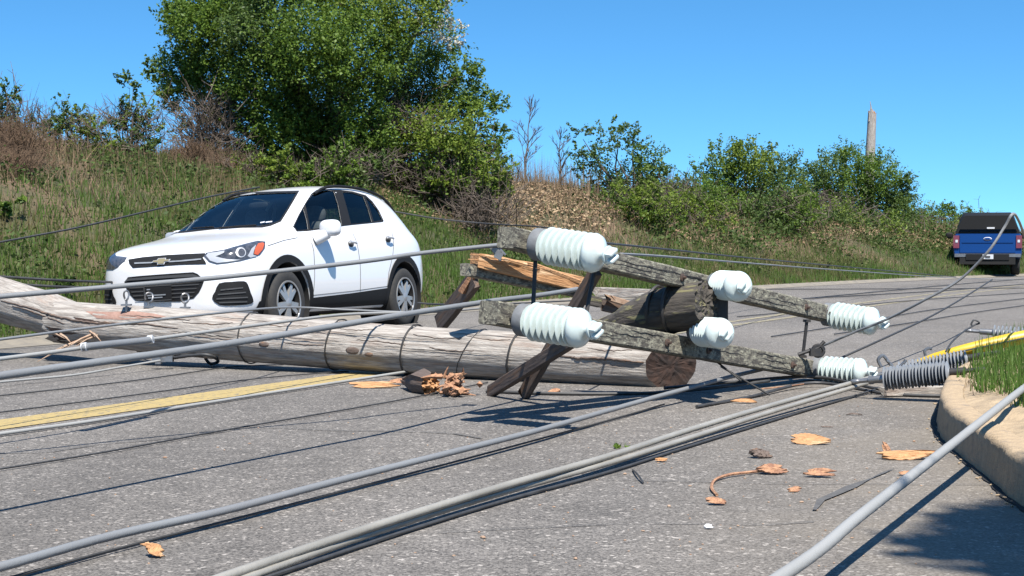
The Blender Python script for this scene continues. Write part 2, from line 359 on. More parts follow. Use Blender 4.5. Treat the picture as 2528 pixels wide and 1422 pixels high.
def strip(name, pts, wd, z, mt, kind='structure', jag=0.0, seed=1):
    rnd = random.Random(seed); pts = [Vector(p) for p in pts]; fine = []
    for a, b in zip(pts, pts[1:]):
        k = max(1, int((b - a).length / .12)); fine += [a.lerp(b, i / k) for i in range(k)]
    fine.append(pts[-1]); mb = MB(); vs = []
    for i, p in enumerate(fine):
        t = (fine[min(i + 1, len(fine) - 1)] - fine[max(0, i - 1)]); t.z = 0; t.normalize(); q = Vector((-t.y, t.x, 0))
        ww = wd(i / (len(fine) - 1)) if callable(wd) else wd
        vs += [p + q * (ww / 2 + rnd.uniform(-jag, jag)) + Vector((0, 0, z)), p - q * (ww / 2 + rnd.uniform(-jag, jag)) + Vector((0, 0, z))]
    mb.add(vs, [(2 * i, 2 * i + 1, 2 * i + 3, 2 * i + 2) for i in range(len(fine) - 1)])
    o = link(name, mb.mesh(name, False), mt); tag(o, kind=kind); return o
# double yellow centre line
for off, dv in ((5.875, .30), (5.715, 0)):
    strip('road_marking', [sn(s, off + dv * min(1, max(0, (s - 12) / 12))) for s in fr(14, 60, 1)] + [sn(s, off + dv) for s in fr(65, 140, 5)], .11, .004, M_['faded'], jag=.006, seed=int(off * 90))
    strip('road_marking', [sn(s, off + dv * min(1, max(0, (s - 12) / 12))) for s in fr(-6, 14, 1)], .162, .004, M_['yellow'], jag=.004, seed=int(off * 100))
# tar cracks and other thin dark lines
def cr(px): return [G(*p) for p in px]
strip('dark_road_line', cr([(-60, 1122), (120, 1118), (250, 1098), (380, 1088), (560, 1066)]), .011, .005, M_['tar'], jag=.002)  # thin dark line wandering across the road
strip('dark_road_line', cr([(640, 1056), (820, 1064), (1040, 1068), (1120, 1072), (1190, 1084)]), lambda t: .008 + .008 * t, .005, M_['tar'], jag=.003)
strip('dark_road_line', cr([(1080, 1318), (1300, 1306), (1560, 1294), (1900, 1298), (2010, 1290)]), .006, .005, M_['tar'], jag=.003)
strip('dark_road_line', cr([(2006, 1262), (2030, 1238), (2100, 1205), (2150, 1184), (2215, 1158)]), lambda t: .004 + .045 * math.sin(math.pi * min(1, t * .8 + .15)) ** 2 * (1 - .6 * t), .006, M_['tar'], jag=.010)
strip('dark_road_line', cr([(1500, 1186), (1900, 1196), (2528, 1199)]), .005, .005, M_['tar'], jag=.002)

# ------------------------------------------------------------ kerb and island on the right
KP = [(1.60, -4), (1.66, 0), (1.70, 3), (1.735, 4.6), (1.765, 5.35), (1.82, 5.74), (1.89, 6.31), (1.99, 7.04), (2.13, 7.65), (2.30, 8.2), (2.55, 8.95), (2.95, 9.9), (4.0, 12.1), (6, 16.1), (10, 23.9), (20, 43.2)]
def catmull(P, k=6):
    P = [Vector(p) for p in P]; o = []
    for i in range(len(P) - 1):
        a = P[max(0, i - 1)]; b = P[i]; c = P[i + 1]; d = P[min(len(P) - 1, i + 2)]
        for j in range(k):
            t = j / k; o.append(.5 * ((2 * b) + (c - a) * t + (2 * a - 5 * b + 4 * c - d) * t * t + (3 * b - a - 3 * c + d) * t ** 3))
    o.append(P[-1]); return o
kp = catmull([(x, y, 0) for x, y in KP]); prof = [(-.004, -.02), (0, .02), (.010, .10), (.014, .140), (.024, .153), (.040, .158), (.08, .160), (.125, .157), (.135, .10)]
mb = MB(); vs = []
for i, p in enumerate(kp):
    t = (kp[min(i + 1, len(kp) - 1)] - kp[max(0, i - 1)]).normalized(); q = Vector((t.y, -t.x, 0))
    for (o_, z) in prof:
        j = .006 * noise.noise(p * 6 + Vector((o_ * 9, z * 9, 0))); vs.append(p + q * (o_ + j) + Vector((0, 0, z + j * .8)))
m = len(prof); mb.add(vs, [(i * m + j, (i + 1) * m + j, (i + 1) * m + j + 1, i * m + j + 1)[::-1] for i in range(len(kp) - 1) for j in range(m - 1)])
tag(link('kerb', mb.mesh('kerb', True, 50), M_['curb']), kind='structure')
strip('dark_road_line', [p + Vector((-.016, 0, 0)) for p in kp if 2 < p.y < 14], .022, .005, M_['dark'], jag=.006)
mb = MB(); vs = []; offs = [.128, .25, .35, .5, .8, 1.4, 3, 8]
for i, p in enumerate(kp):
    t = (kp[min(i + 1, len(kp) - 1)] - kp[max(0, i - 1)]).normalized(); q = Vector((t.y, -t.x, 0)).lerp(Vector((1, 0, 0)), .35).normalized()
    for o_ in offs: vs.append(p + q * o_ + Vector((0, 0, .150 + (.03 * noise.noise(p * 3 + q * o_ * 3) + .02 if o_ > .2 else 0) + min(.05, .06 * (o_ - .17)))))
m = len(offs); mb.add(vs, [(i * m + j, (i + 1) * m + j, (i + 1) * m + j + 1, i * m + j + 1)[::-1] for i in range(len(kp) - 1) for j in range(m - 1)])
tag(link('verge', mb.mesh('verge', True, 80), M_['soil']), kind='structure')

def leaves_np_pts(P, size, rg, flat=.7):
    n = len(P); u = rg.normal(size=(n, 3)); u[:, 2] *= flat; u /= np.linalg.norm(u, axis=1)[:, None]
    r = rg.normal(size=(n, 3)); v = np.cross(u, r); v /= np.linalg.norm(v, axis=1)[:, None]; s = (size * rg.uniform(.5, 1.3, n))[:, None]
    return np.stack([P - u * s * .5, P - v * s * .28, P + u * s * .5, P + v * s * .28], 1).reshape(-1, 3)
# ------------------------------------------------------------ grass and brush scattered as blades
def blades(name, P, H, wd, mt, lean=.35, seed=0, label=None, cat='grass', flat=0.0):
    rg = np.random.default_rng(seed); n = len(P); a = rg.uniform(0, 2 * np.pi, n); b = rg.uniform(0, 2 * np.pi, n)
    side = np.stack([np.cos(a), np.sin(a), np.zeros(n)], 1) * (wd * rg.uniform(.6, 1.3, n))[:, None] / 2
    ln = rg.uniform(0, 1, n) ** 1.5 * lean + flat * rg.uniform(.3, 1.2, n)
    top = P + np.stack([np.cos(b) * ln * H, np.sin(b) * ln * H, H * np.sqrt(np.clip(1 - np.clip(ln, 0, .97) ** 2, .05, 1))], 1)
    V = np.stack([P - side, P + side, top], 1).reshape(-1, 3)
    me = np_mesh(name, V, 3); o = link(name, me, mt); tag(o, label, cat, kind='stuff'); return o
def bank_pts(n, s0, s1, n0, n1, seed, keep=None):
    rg = np.random.default_rng(seed); out_ = []
    while len(out_) < n:
        s = rg.uniform(s0, s1); q = rg.uniform(n0, n1)
        if keep and rg.uniform() > keep(s, q): continue
        p = sn(s, q, bank_h(s, q)); out_.append((p.x, p.y, p.z - .01))
    return np.array(out_)
def brushy(s, n):
    """1 where dead brush covers the bank, 0 where grass grows"""
    v = (n - 13.9) / 2.2 + 1.5 * noise.noise(Vector((s * .22, n * .3, 7))) 
    if 15 < s < 24: v -= .9
    if 24 < s < 44: v += 1.1
    if n < 12.6: v -= 1
    return min(max(v, 0), 1)
rgk = lambda s, n: 1 - .92 * brushy(s, n)
PA = bank_pts(52000, 4, 42, 11.25, 19.5, 1, rgk); PB = bank_pts(30000, 42, 90, 11.25, 19, 2, rgk)
PG = np.concatenate([PA, PB]); rg = np.random.default_rng(5)
blades('grass', PG, .20 * rg.uniform(.4, 1.3, len(PG)), .017, M_['grass'], .7, 3, 'mixed green and straw coloured grass covering the roadside bank')
PF = bank_pts(52000, 4, 90, 11.2, 15.6, 6, lambda s, n: max(.03, 1.15 - (n - 11.2) / (4.0 if s < 25 else 2.4) + .5 * noise.noise(Vector((s * .5, n * .7, 5))))); blades('grass', PF, .17 * rg.uniform(.4, 1.4, len(PF)), .016, M_['lush'], .5, 4, 'bright green grass along the foot of the bank')
PD = bank_pts(52000, 4, 80, 12.5, 20.5, 8, brushy)
blades('dead_brush', PD, .34 * rg.uniform(.3, 1.3, len(PD)), .016, M_['dry'], .9, 9, 'tangled tan dead brush on the upper bank', 'dead brush', flat=.3)
rg = np.random.default_rng(41); PL = bank_pts(60000, 23, 60, 12.9, 19.5, 44, lambda s, n: max(0, min(1, (n - 13.4) / 1.5 + 1.2 * noise.noise(Vector((s * .3, n * .4, 2))))))
V = np.concatenate([leaves_np_pts(PL + np.array([0, 0, .06]), .085, rg, .10)]); tag(link('leaf_litter', np_mesh('leaf_litter', V, 4), M_['paleleaf']), 'tan dead leaves and stalks littering the upper bank right of the big tree', 'leaf litter', kind='stuff')
def gc(n, s0, s1, n0, n1, seed, mt, lb, per=26, rad=.16, size=.07):
    rg = np.random.default_rng(seed); P = bank_pts(n, s0, s1, n0, n1, seed, lambda s, q: max(0, min(1, .35 + 1.5 * noise.noise(Vector((s * .45, q * .6, seed))))))
    Q = np.repeat(P, per, 0) + rg.normal(size=(n * per, 3)) * np.array([rad, rad, rad * .5]) + np.array([0, 0, rad * .6]); tag(link('ground_cover', np_mesh('ground_cover', leaves_np_pts(Q, size, rg), 4), M_[mt]), lb, 'ground cover', kind='stuff')
gc(620, 6, 25, 11.4, 18.5, 51, 'weed', 'dark leafy weeds scattered through the grass of the left bank')
gc(260, 30, 75, 11.6, 14.5, 53, 'weedB', 'light green weeds low on the right-hand bank', 22, .2, .09)
gc(260, 8, 30, 12.5, 19.0, 57, 'weedB', 'yellow green weeds scattered over the left bank', 20, .14, .06)
gc(700, 32, 70, 12.9, 16.0, 59, 'weed', 'low dark brush filling the slope between the right-hand shrubs', 30, .3, .10)
# island grass on the right
rg = np.random.default_rng(12); pts = []
while len(pts) < 30000:
    x = rg.uniform(2.2, 5.6); y = rg.uniform(6.2, 14)
    best = min(((x - q.x) ** 2 + (y - q.y) ** 2) for q in kp[::2]) ** .5
    kx = np.interp(y, [q.y for q in kp], [q.x for q in kp])
    edge = .42 if y > 8.2 else .62
    if x > kx and best > .20 + (.14 if y < 7.4 else 0) + .25 * noise.noise(Vector((x * 3, y * 3, 1))): pts.append((x, y, .18))
pts = np.array(pts)
blades('grass', pts, .125 * rg.uniform(.2, 1.2, len(pts)), .0075, M_['lush'], .6, 14, 'fresh green grass on the kerbed island at the right')

pd_ = np.array([p for p in pts if rg.uniform() < .12]) + np.array([-.05, -.03, -.01]); blades('dead_grass', pd_, .07 * rg.uniform(.3, 1.2, len(pd_)), .007, M_['dry'], .9, 15, 'short dead grass stalks among the green on the kerbed island', 'dead grass', flat=.3)
# ------------------------------------------------------------ leafy plants
def leaves_np(C, Rr, n, size, rg, squash=.8):
    """leaf quads spread through a clump of twig sprays"""
    k = max(6, n // 34); d = rg.normal(size=(k, 3)); d /= np.linalg.norm(d, axis=1)[:, None]
    sc = C + d * (Rr * rg.uniform(.35, 1.08, k) ** .8)[:, None] * np.array([1, 1, squash])
    ax = d + rg.normal(size=(k, 3)) * .5 + np.array([0, 0, .35]); ax /= np.linalg.norm(ax, axis=1)[:, None]
    idx = rg.integers(0, k, n); t = rg.uniform(-1, 1, n)
    P = sc[idx] + ax[idx] * (t * Rr * .34)[:, None] + rg.normal(size=(n, 3)) * Rr * .065
    u = rg.normal(size=(n, 3)); u[:, 2] = u[:, 2] * .7; u /= np.linalg.norm(u, axis=1)[:, None]
    r = rg.normal(size=(n, 3)); v = np.cross(u, r); v /= np.linalg.norm(v, axis=1)[:, None]
    s = (size * rg.uniform(.55, 1.25, n))[:, None]
    return np.stack([P - u * s * .5, P - v * s * .3 + u * s * .05, P + u * s * .5, P + v * s * .3 + u * s * .05], 1).reshape(-1, 3)
def crown_mesh(blobs, dens, size, seed, squash=.85):
    rg = np.random.default_rng(seed); out_ = []
    for (c, r, k) in blobs:
        n = int(dens * k * (r ** 2)); out_.append(leaves_np(np.array(c), r, max(n, 30), size, rg, squash))
    return np_mesh('crown', np.concatenate(out_), 4)
def limbs(base, tips, r0, seed, sag=.15):
    rnd = random.Random(seed); mb = MB()
    for t in tips:
        t = Vector(base).lerp(Vector(t), .93); b = Vector(base) + Vector((rnd.uniform(-1, 1), rnd.uniform(-1, 1), 0)) * r0 * 1.5; m_ = b.lerp(t, .45) + Vector((rnd.uniform(-1, 1), rnd.uniform(-1, 1), rnd.uniform(0, .6))) * (t - b).length * .12
        L_ = (t - b).length; r = r0 * rnd.uniform(.45, 1) 
        q1 = b.lerp(m_, .5) + Vector((rnd.uniform(-1, 1), rnd.uniform(-1, 1), 0)) * L_ * .03; q2 = m_.lerp(t, .5) + Vector((rnd.uniform(-1, 1), rnd.uniform(-1, 1), .5)) * L_ * .05
        mb.tube([b - Vector((0, 0, .15)), q1, m_, q2, t], [r, r * .8, r * .6, r * .4, r * .15], 6)
        for _ in range(5):
            a = rnd.choice([m_, q2, t, q1]); e = a + Vector((rnd.uniform(-1, 1), rnd.uniform(-1, 1), rnd.uniform(-.2, 1))).normalized() * L_ * rnd.uniform(.05, .13)
            mb.tube([a, a.lerp(e, .5) + Vector((rnd.uniform(-1, 1), rnd.uniform(-1, 1), rnd.uniform(-1, 1))) * L_ * .02, e], [r * .3, r * .2, r * .08], 4)
    return mb.mesh('trunk')
def plant(name, label, cat, base, bl, d, dens, size, mats, seed, r0=.05, group=None, fat=1.0):
    """bl: (px, py, radius px, density) measured on the photo at distance d"""
    rnd = random.Random(seed); sc = d / F; blobs = []
    for i, (px, py, rp, k) in enumerate(bl):
        dd = d + rnd.uniform(-1, 1) * rp * sc * 1.3; c = W(px, py, dd); blobs.append((tuple(c), rp * sc * dd / d * fat, k))
    t = empty(name, base, label, cat, group)
    part('trunk', limbs(base, [b[0] for b in blobs], r0, seed), M_['bark'], t)
    for i, mn in enumerate(mats):
        sub = blobs[i::len(mats)]
        if sub: part('crown', crown_mesh(sub, dens, size, seed + i), M_[mn], t)
    return t, blobs
def on_bank(px, d, n=None, dz=0):
    x = (px - CX) / F * d; p = Vector((x, d, 0)); s = p.dot(DS); nn = p.dot(DN)
    for _ in range(3): n_ = nn + bend(s)
    return Vector((x, d, bank_h(s, n_) + dz))
# the big tree
BT = [(480, 60, 80, 1.1), (560, -10, 95, 1.1), (440, 40, 40, .8), (520, 130, 80, 1), (640, 90, 110, 1), (440, 175, 70, 1), (530, 225, 85, 1), (425, 235, 45, .9), (470, 320, 50, .25), (700, -60, 110, 1), (760, 110, 125, 1), (650, 210, 110, 1),
      (850, -20, 120, 1), (900, 130, 125, 1), (790, 250, 115, 1.1), (700, 330, 85, 1), (620, 385, 60, .8), (1000, 30, 100, .8), (1070, 110, 80, .6), (1000, 220, 110, .9), (1110, 245, 85, .8),
      (1195, 265, 55, .7), (1090, 330, 95, .8), (1200, 350, 60, .7), (1240, 330, 30, .6), (920, 320, 100, .9), (840, 390, 85, .9), (980, 420, 90, .8), (1110, 420, 90, 1), (1205, 425, 60, .9), (1070, -50, 80, .7), (760, 420, 60, .9), (560, 310, 60, .5), (460, 10, 60, 1), (370, 165, 22, .7), (1150, 185, 50, .5), (600, 420, 45, .6), (540, 370, 45, .5), (680, 430, 40, .9), (880, 440, 50, .7), (1060, 470, 50, .6), (1180, 480, 50, .7), (1245, 470, 34, .5), (600, 30, 60, .9)]
base = on_bank(820, 31)
tree, tb = plant('leafy_tree', 'large bushy green tree with white blossom, on the bank above the white car', 'tree', base, BT, 29.5, 12500, .066, ['leafA', 'leafA', 'leafB', 'leafA', 'leafC'], 21, .13)
bl = [((*W(px, py, 28.6),), r * 29 / F, k) for px, py, r, k in [(1110, 80, 42, .9), (1080, 35, 45, .5), (1140, 110, 20, .9), (1045, 60, 40, .3), (1135, 60, 22, .8), (1010, 20, 30, .2)]]
part('blossom', crown_mesh(bl, 4000, .06, 77), M_['blossom'], tree)
# bare twigs inside and below the tree
def twigs(name, spots, n, L_, seed, mt, r=.006, par=None):
    rnd = random.Random(seed); mb = MB()
    for _ in range(n):
        c = rnd.choice(spots); p = Vector(c[0]) + Vector((rnd.gauss(0, 1), rnd.gauss(0, 1), rnd.gauss(0, .5))) * c[1] * .6
        d_ = Vector((rnd.gauss(0, .6), rnd.gauss(0, .6), rnd.uniform(.1, 1))).normalized() * L_ * rnd.uniform(.4, 1.2); m1 = p + d_ * .5 + Vector((rnd.gauss(0, 1), rnd.gauss(0, 1), rnd.gauss(0, 1))) * L_ * .06
        rr = r * rnd.uniform(.5, 1.4); mb.tube([p, m1, p + d_], [rr, rr * .8, rr * .4], 3, False)
        e = m1 + Vector((rnd.gauss(0, .6), rnd.gauss(0, .6), rnd.uniform(0, 1))).normalized() * L_ * .35; mb.tube([m1, e], [rr * .7, rr * .3], 3, False)
    return mb.mesh(name)
sp_ = [((*W(px, py, 29),), r * 29 / F) for px, py, r in [(520, 300, 60), (560, 380, 50), (500, 360, 40), (1000, 430, 80), (1080, 460, 60), (930, 440, 60), (1130, 400, 60), (1010, 330, 60)]]
for q_, l_ in enumerate(sp_): part('bare_branch', twigs('bare_branch', [l_], 170, .8, 5 + q_, None, .008), M_['twig'], tree)

SH = [('leafy_shrub', 'tall loose shrub with upright leafy shoots, nearest right of the bare saplings', 1560, 39, [(1510, 345, 40, .55), (1430, 330, 26, .45), (1460, 395, 45, .5), (1560, 350, 34, .6), (1500, 440, 55, .5), (1600, 400, 42, .9), (1560, 450, 60, 1), (1610, 470, 50, 1), (1580, 520, 45, .9), (1420, 375, 22, .4), (1635, 430, 24, .7), (1520, 310, 20, .5), (1440, 450, 30, .35), (1640, 500, 36, .8), (1560, 550, 45, .6), (1500, 500, 45, .6)], ['leafC', 'leafC', 'leafA'], .085, .05),
      ('leafy_shrub', 'wispy thin shrub between two denser bank shrubs', 1700, 42, [(1690, 440, 32, .35), (1720, 470, 35, .45), (1670, 480, 30, .5), (1735, 420, 24, .3), (1710, 510, 40, .8), (1715, 390, 12, .2), (1680, 540, 40, .7), (1740, 540, 36, .7), (1690, 500, 36, .6)], ['leafC', 'leafA'], .08, .03),
      ('leafy_shrub', 'dense round green shrub in the middle of the right-hand bank', 1840, 45.5, [(1790, 400, 45, .8), (1850, 390, 50, .9), (1920, 420, 50, .9), (1760, 460, 50, .8), (1840, 460, 65, 1), (1930, 490, 60, 1), (1780, 520, 50, .9), (1870, 530, 60, .9), (1740, 520, 40, .7), (1830, 365, 26, .6), (1895, 380, 26, .6), (1960, 440, 24, .6), (1920, 550, 45, .7), (1980, 500, 40, .8), (1800, 570, 44, .5), (1970, 560, 40, .6)], ['leafA', 'leafB', 'leafC'], .095, .05),
      ('leafy_shrub', 'broad dark green shrub under the broken pole stump', 2110, 55, [(2030, 420, 40, .8), (2095, 400, 45, .8), (2160, 430, 50, 1), (2210, 470, 45, .9), (2010, 480, 55, 1), (2090, 480, 65, 1), (2170, 510, 60, 1), (2050, 540, 55, .9), (2130, 560, 55, .8), (2225, 520, 36, .9), (2090, 375, 18, .5), (2225, 440, 20, .6), (2000, 560, 36, .6), (2200, 570, 45, .8), (2250, 560, 40, .8), (2080, 590, 45, .5), (2150, 590, 44, .5)], ['leafC', 'leafA', 'leafA'], .10, .05),
      ('leafy_shrub', 'low pale green shrub left of the blue pickup', 2290, 62, [(2270, 540, 36, .8), (2320, 530, 30, .8), (2250, 580, 36, .8), (2300, 580, 38, .9), (2345, 570, 30, .8), (2345, 520, 18, .6), (2280, 610, 30, .6), (2330, 610, 28, .6)], ['leafB', 'leafA'], .10, .03),
      ('leafy_shrub', 'small shrub showing beside the pickup roof, partly behind it', 2390, 70, [(2380, 530, 26, .6), (2410, 545, 30, .6), (2365, 560, 24, .7), (2440, 560, 20, .4), (2420, 590, 30, .6), (2490, 600, 30, .5)], ['leafA', 'leafB'], .10, .03),
      ('leafy_shrub', 'low leafy skirt of growth under the left half of the big tree', 690, 26.3, [(600, 415, 36, .6), (650, 440, 40, .8), (710, 450, 42, .8), (760, 440, 44, .9), (690, 405, 40, .9), (620, 450, 22, .5)], ['leafB', 'leafA'], .08, .03),
      ('leafy_shrub', 'low leafy skirt of growth under the middle of the big tree', 900, 26.8, [(820, 430, 42, .9), (880, 445, 40, .7), (850, 400, 42, .9), (940, 420, 36, .5), (800, 455, 26, .6)], ['leafA', 'leafC'], .08, .03),
      ('leafy_shrub', 'green bush at the foot of the big tree on its right side', 1180, 28.5, [(1110, 440, 44, .7), (1170, 440, 50, 1), (1220, 430, 44, .9), (1190, 480, 38, .6), (1245, 450, 26, .6), (1060, 450, 30, .4)], ['leafB', 'leafA'], .085, .03),
      ('leafy_shrub', 'low bush in front of the tall loose shrub', 1600, 35.5, [(1570, 520, 40, .8), (1620, 510, 44, .9), (1600, 560, 34, .5), (1540, 490, 34, .5), (1650, 540, 30, .6)], ['leafA', 'leafB'], .085, .03),
      ('leafy_shrub', 'low olive bush in front of the wispy thin shrub', 1715, 38.5, [(1690, 520, 38, .8), (1740, 510, 42, .9), (1770, 545, 36, .6), (1710, 560, 30, .5), (1670, 480, 26, .5)], ['leafB', 'leafA'], .085, .03),
      ('leafy_shrub', 'low spreading bush in front of the dense round shrub', 1860, 42.5, [(1830, 540, 42, .8), (1890, 530, 46, .9), (1940, 550, 40, .7), (1860, 580, 32, .4), (1970, 510, 36, .8)], ['leafA', 'leafC'], .09, .03),
      ('leafy_shrub', 'low spreading bush in front of the broad dark shrub', 2070, 49, [(2010, 560, 40, .8), (2070, 560, 44, .8), (2130, 575, 42, .7), (2190, 580, 38, .7), (2040, 600, 28, .4)], ['leafC', 'leafB'], .09, .03),
      ('leafy_shrub', 'last low bush on the slope before the pickup', 2270, 58, [(2240, 580, 34, .8), (2290, 590, 32, .8), (2330, 600, 26, .6), (2220, 610, 26, .5)], ['leafB', 'leafA'], .09, .03),
      ('leafy_shrub', 'slim upright shrub on the skyline just left of the big tree', 320, 25.5, [(320, 205, 30, .5), (300, 245, 24, .45), (345, 240, 26, .4), (325, 300, 44, .8), (290, 300, 22, .5), (370, 260, 20, .25), (330, 350, 42, .9), (370, 310, 24, .35), (375, 350, 26, .3)], ['leafC', 'leafB'], .07, .03),
      ('leafy_shrub', 'low bushy growth on the skyline left of the slim shrub', 200, 24.5, [(160, 290, 30, .4), (190, 320, 38, .6), (130, 330, 34, .6), (230, 320, 30, .5), (150, 250, 14, .3), (240, 350, 30, .5), (90, 320, 30, .5)], ['leafC', 'leafB'], .07, .03),
      ('leafy_shrub', 'dark twiggy shrub cut off by the left edge of the picture', 0, 24, [(20, 230, 30, .45), (5, 280, 44, .5), (45, 290, 30, .4), (15, 205, 14, .5), (-40, 260, 60, .7), (40, 340, 40, .4), (-20, 340, 60, .5)], ['leafC', 'leafA'], .065, .04)]
for i, (nm, lb, px, d, bb, mm, sz, r0) in enumerate(SH):
    if lb.startswith(('low bush', 'low olive', 'low spreading', 'last low')): bb = [(a, b - 4, c * 1.22, k) for a, b, c, k in bb]
    base = on_bank(px, d, dz=-.05); t_, b_ = plant(nm, lb, 'shrub', base, bb, d, 6000 if d > 30 else 9000, sz * .85, mm, 100 + i * 7, r0, 'shrubs growing along the bank', 1.22 if d > 30 else 1.22)
    sp2 = [(tuple(Vector(b[0]) * 1.0), b[1]) for b in b_]; low = sorted(sp2, key=lambda q: q[0][2])[:5]
    for q_, l_ in enumerate(low): part('bare_branch', twigs('bare_branch', [l_], 40, .7 if d > 40 else .45, 31 + i * 9 + q_, None, .012 if d > 40 else .006), M_['twig'], t_)
# bare saplings on the skyline
def sapling(px0, py0, pyt, d, seed, label, spread=.32):
    rnd = random.Random(seed); base = W(px0, py0, d); H = (py0 - pyt) / F * d; mb = MB(); p = base.copy() - Vector((0, 0, .4)); pts = [p.copy()]
    for i in range(7): p = p + Vector((rnd.gauss(0, .02) * H, rnd.gauss(0, .02) * H, (H + .4) / 7)); pts.append(p.copy())
    mb.tube(pts, [.03 * (1 - i / 7.6) + .004 for i in range(8)], 5)
    def br(a, d_, L_, r, lv):
        e = a + d_ * L_; m1 = a.lerp(e, .5) + Vector((0, 0, L_ * .06)); mb.tube([a, m1, e], [r, r * .7, r * .35], 4)
        if lv:
            for _ in range(4): br(a.lerp(e, rnd.uniform(.3, .95)), (d_ + Vector((rnd.gauss(0, .5), rnd.gauss(0, .4), rnd.uniform(0, .5)))).normalized(), L_ * .5, r * .6, lv - 1)
    for i in range(2, 8):
        for _ in range(3): br(pts[i].lerp(pts[i - 1], rnd.random()), Vector((rnd.uniform(-1, 1), rnd.uniform(-1, 1), rnd.uniform(.6, 1.4))).normalized(), H * spread * (1 - i / 12), .011, 2)
    o = link('bare_sapling', mb.mesh('bare_sapling'), M_['twig']); tag(o, label, 'sapling', 'leafless saplings on the bank')
sapling(1300, 470, 245, 40, 3, 'tallest leafless sapling standing against the sky between the tree and the shrubs')
sapling(1378, 480, 320, 41, 9, 'shorter leafless sapling just right of the tallest bare one', .36)
# tall dry stems on the skyline between tree and shrub
rg = np.random.default_rng(31); px = rg.uniform(1215, 1480, 900); dd = rg.uniform(36, 44, 900)
P = np.array([tuple(on_bank(a, b)) for a, b in zip(px, dd)]); blades('dry_stems', P, rg.uniform(.25, 1.0, 900), .014, M_['dry'], .35, 33, 'thin dry stems standing on the skyline around the bare saplings', 'dry stems')
rg = np.random.default_rng(35); px = rg.uniform(-60, 620, 1500); dd = rg.uniform(22, 28, 1500)
P = np.array([tuple(on_bank(a, b)) for a, b in zip(px, dd)]); blades('dry_stems', P, rg.uniform(.15, .6, 1500), .010, M_['dry'], .5, 36, 'thin dry stems and brambles along the crest at the left', 'dry stems')
# brush heaps of grey twigs on the bank
for i, (a, lb, n_, L_) in enumerate([([(1060, 500, 29, 60), (1130, 520, 29, 70), (1200, 545, 28, 60), (1020, 470, 30, 50)], 'heap of dark grey fallen twigs on the bank behind the car roof', 800, .9),
                             ([(30, 420, 21, 60), (60, 370, 22, 60), (10, 340, 23, 50)], 'brown bramble thicket at the left end of the bank', 1500, .32),
                             ([(520, 420, 27, 50), (580, 440, 27, 50), (470, 390, 27, 40)], 'reddish brown dead bramble between the grass and the big tree', 1400, .32),
                             ([(1620, 560, 42, 40), (1900, 590, 48, 60), (1780, 580, 46, 50), (2050, 600, 52, 60), (2250, 610, 60, 50)], 'grey brown leafless undergrowth below the right-hand shrubs', 1500, .7)]):
    sp3 = []
    for px, py, d, rp in a:
        b_ = on_bank(px, d); c = W(px, py, d); c.z = max(min(c.z, b_.z + (.7 if i in (0, 3) else .42)), b_.z + .05); sp3.append((tuple(c), rp * d / F))
    o = link('dead_bramble', twigs('dead_bramble', sp3, n_, L_, 60 + i, None, (.007, .0045, .0045, .012)[i]), M_['twig'] if i in (0, 3) else M_['bramble']); tag(o, lb, 'bramble', 'dead brambles on the bank')
# broad leaved weeds low on the bank
for i, (px, py, r, d) in enumerate([(25, 560, 36, 18.5), (165, 640, 34, 16.8), (660, 560, 0, 0), (150, 330, 0, 0), (1530, 1, 0, 0)]):
    if not r: continue
    c = W(px, py, d); b_ = on_bank(px, d); c.z = b_.z + .16
    o = link('weed_plant', crown_mesh([(tuple(c), r * d / F, 1)], 9000, .085, 300 + i, .6), M_['leafC' if i else 'leafA'])
    tag(o, ['dark leafy weed clump at the left edge of the bank', 'low dark weed clump at the foot of the bank left of the car'][i], 'weed')

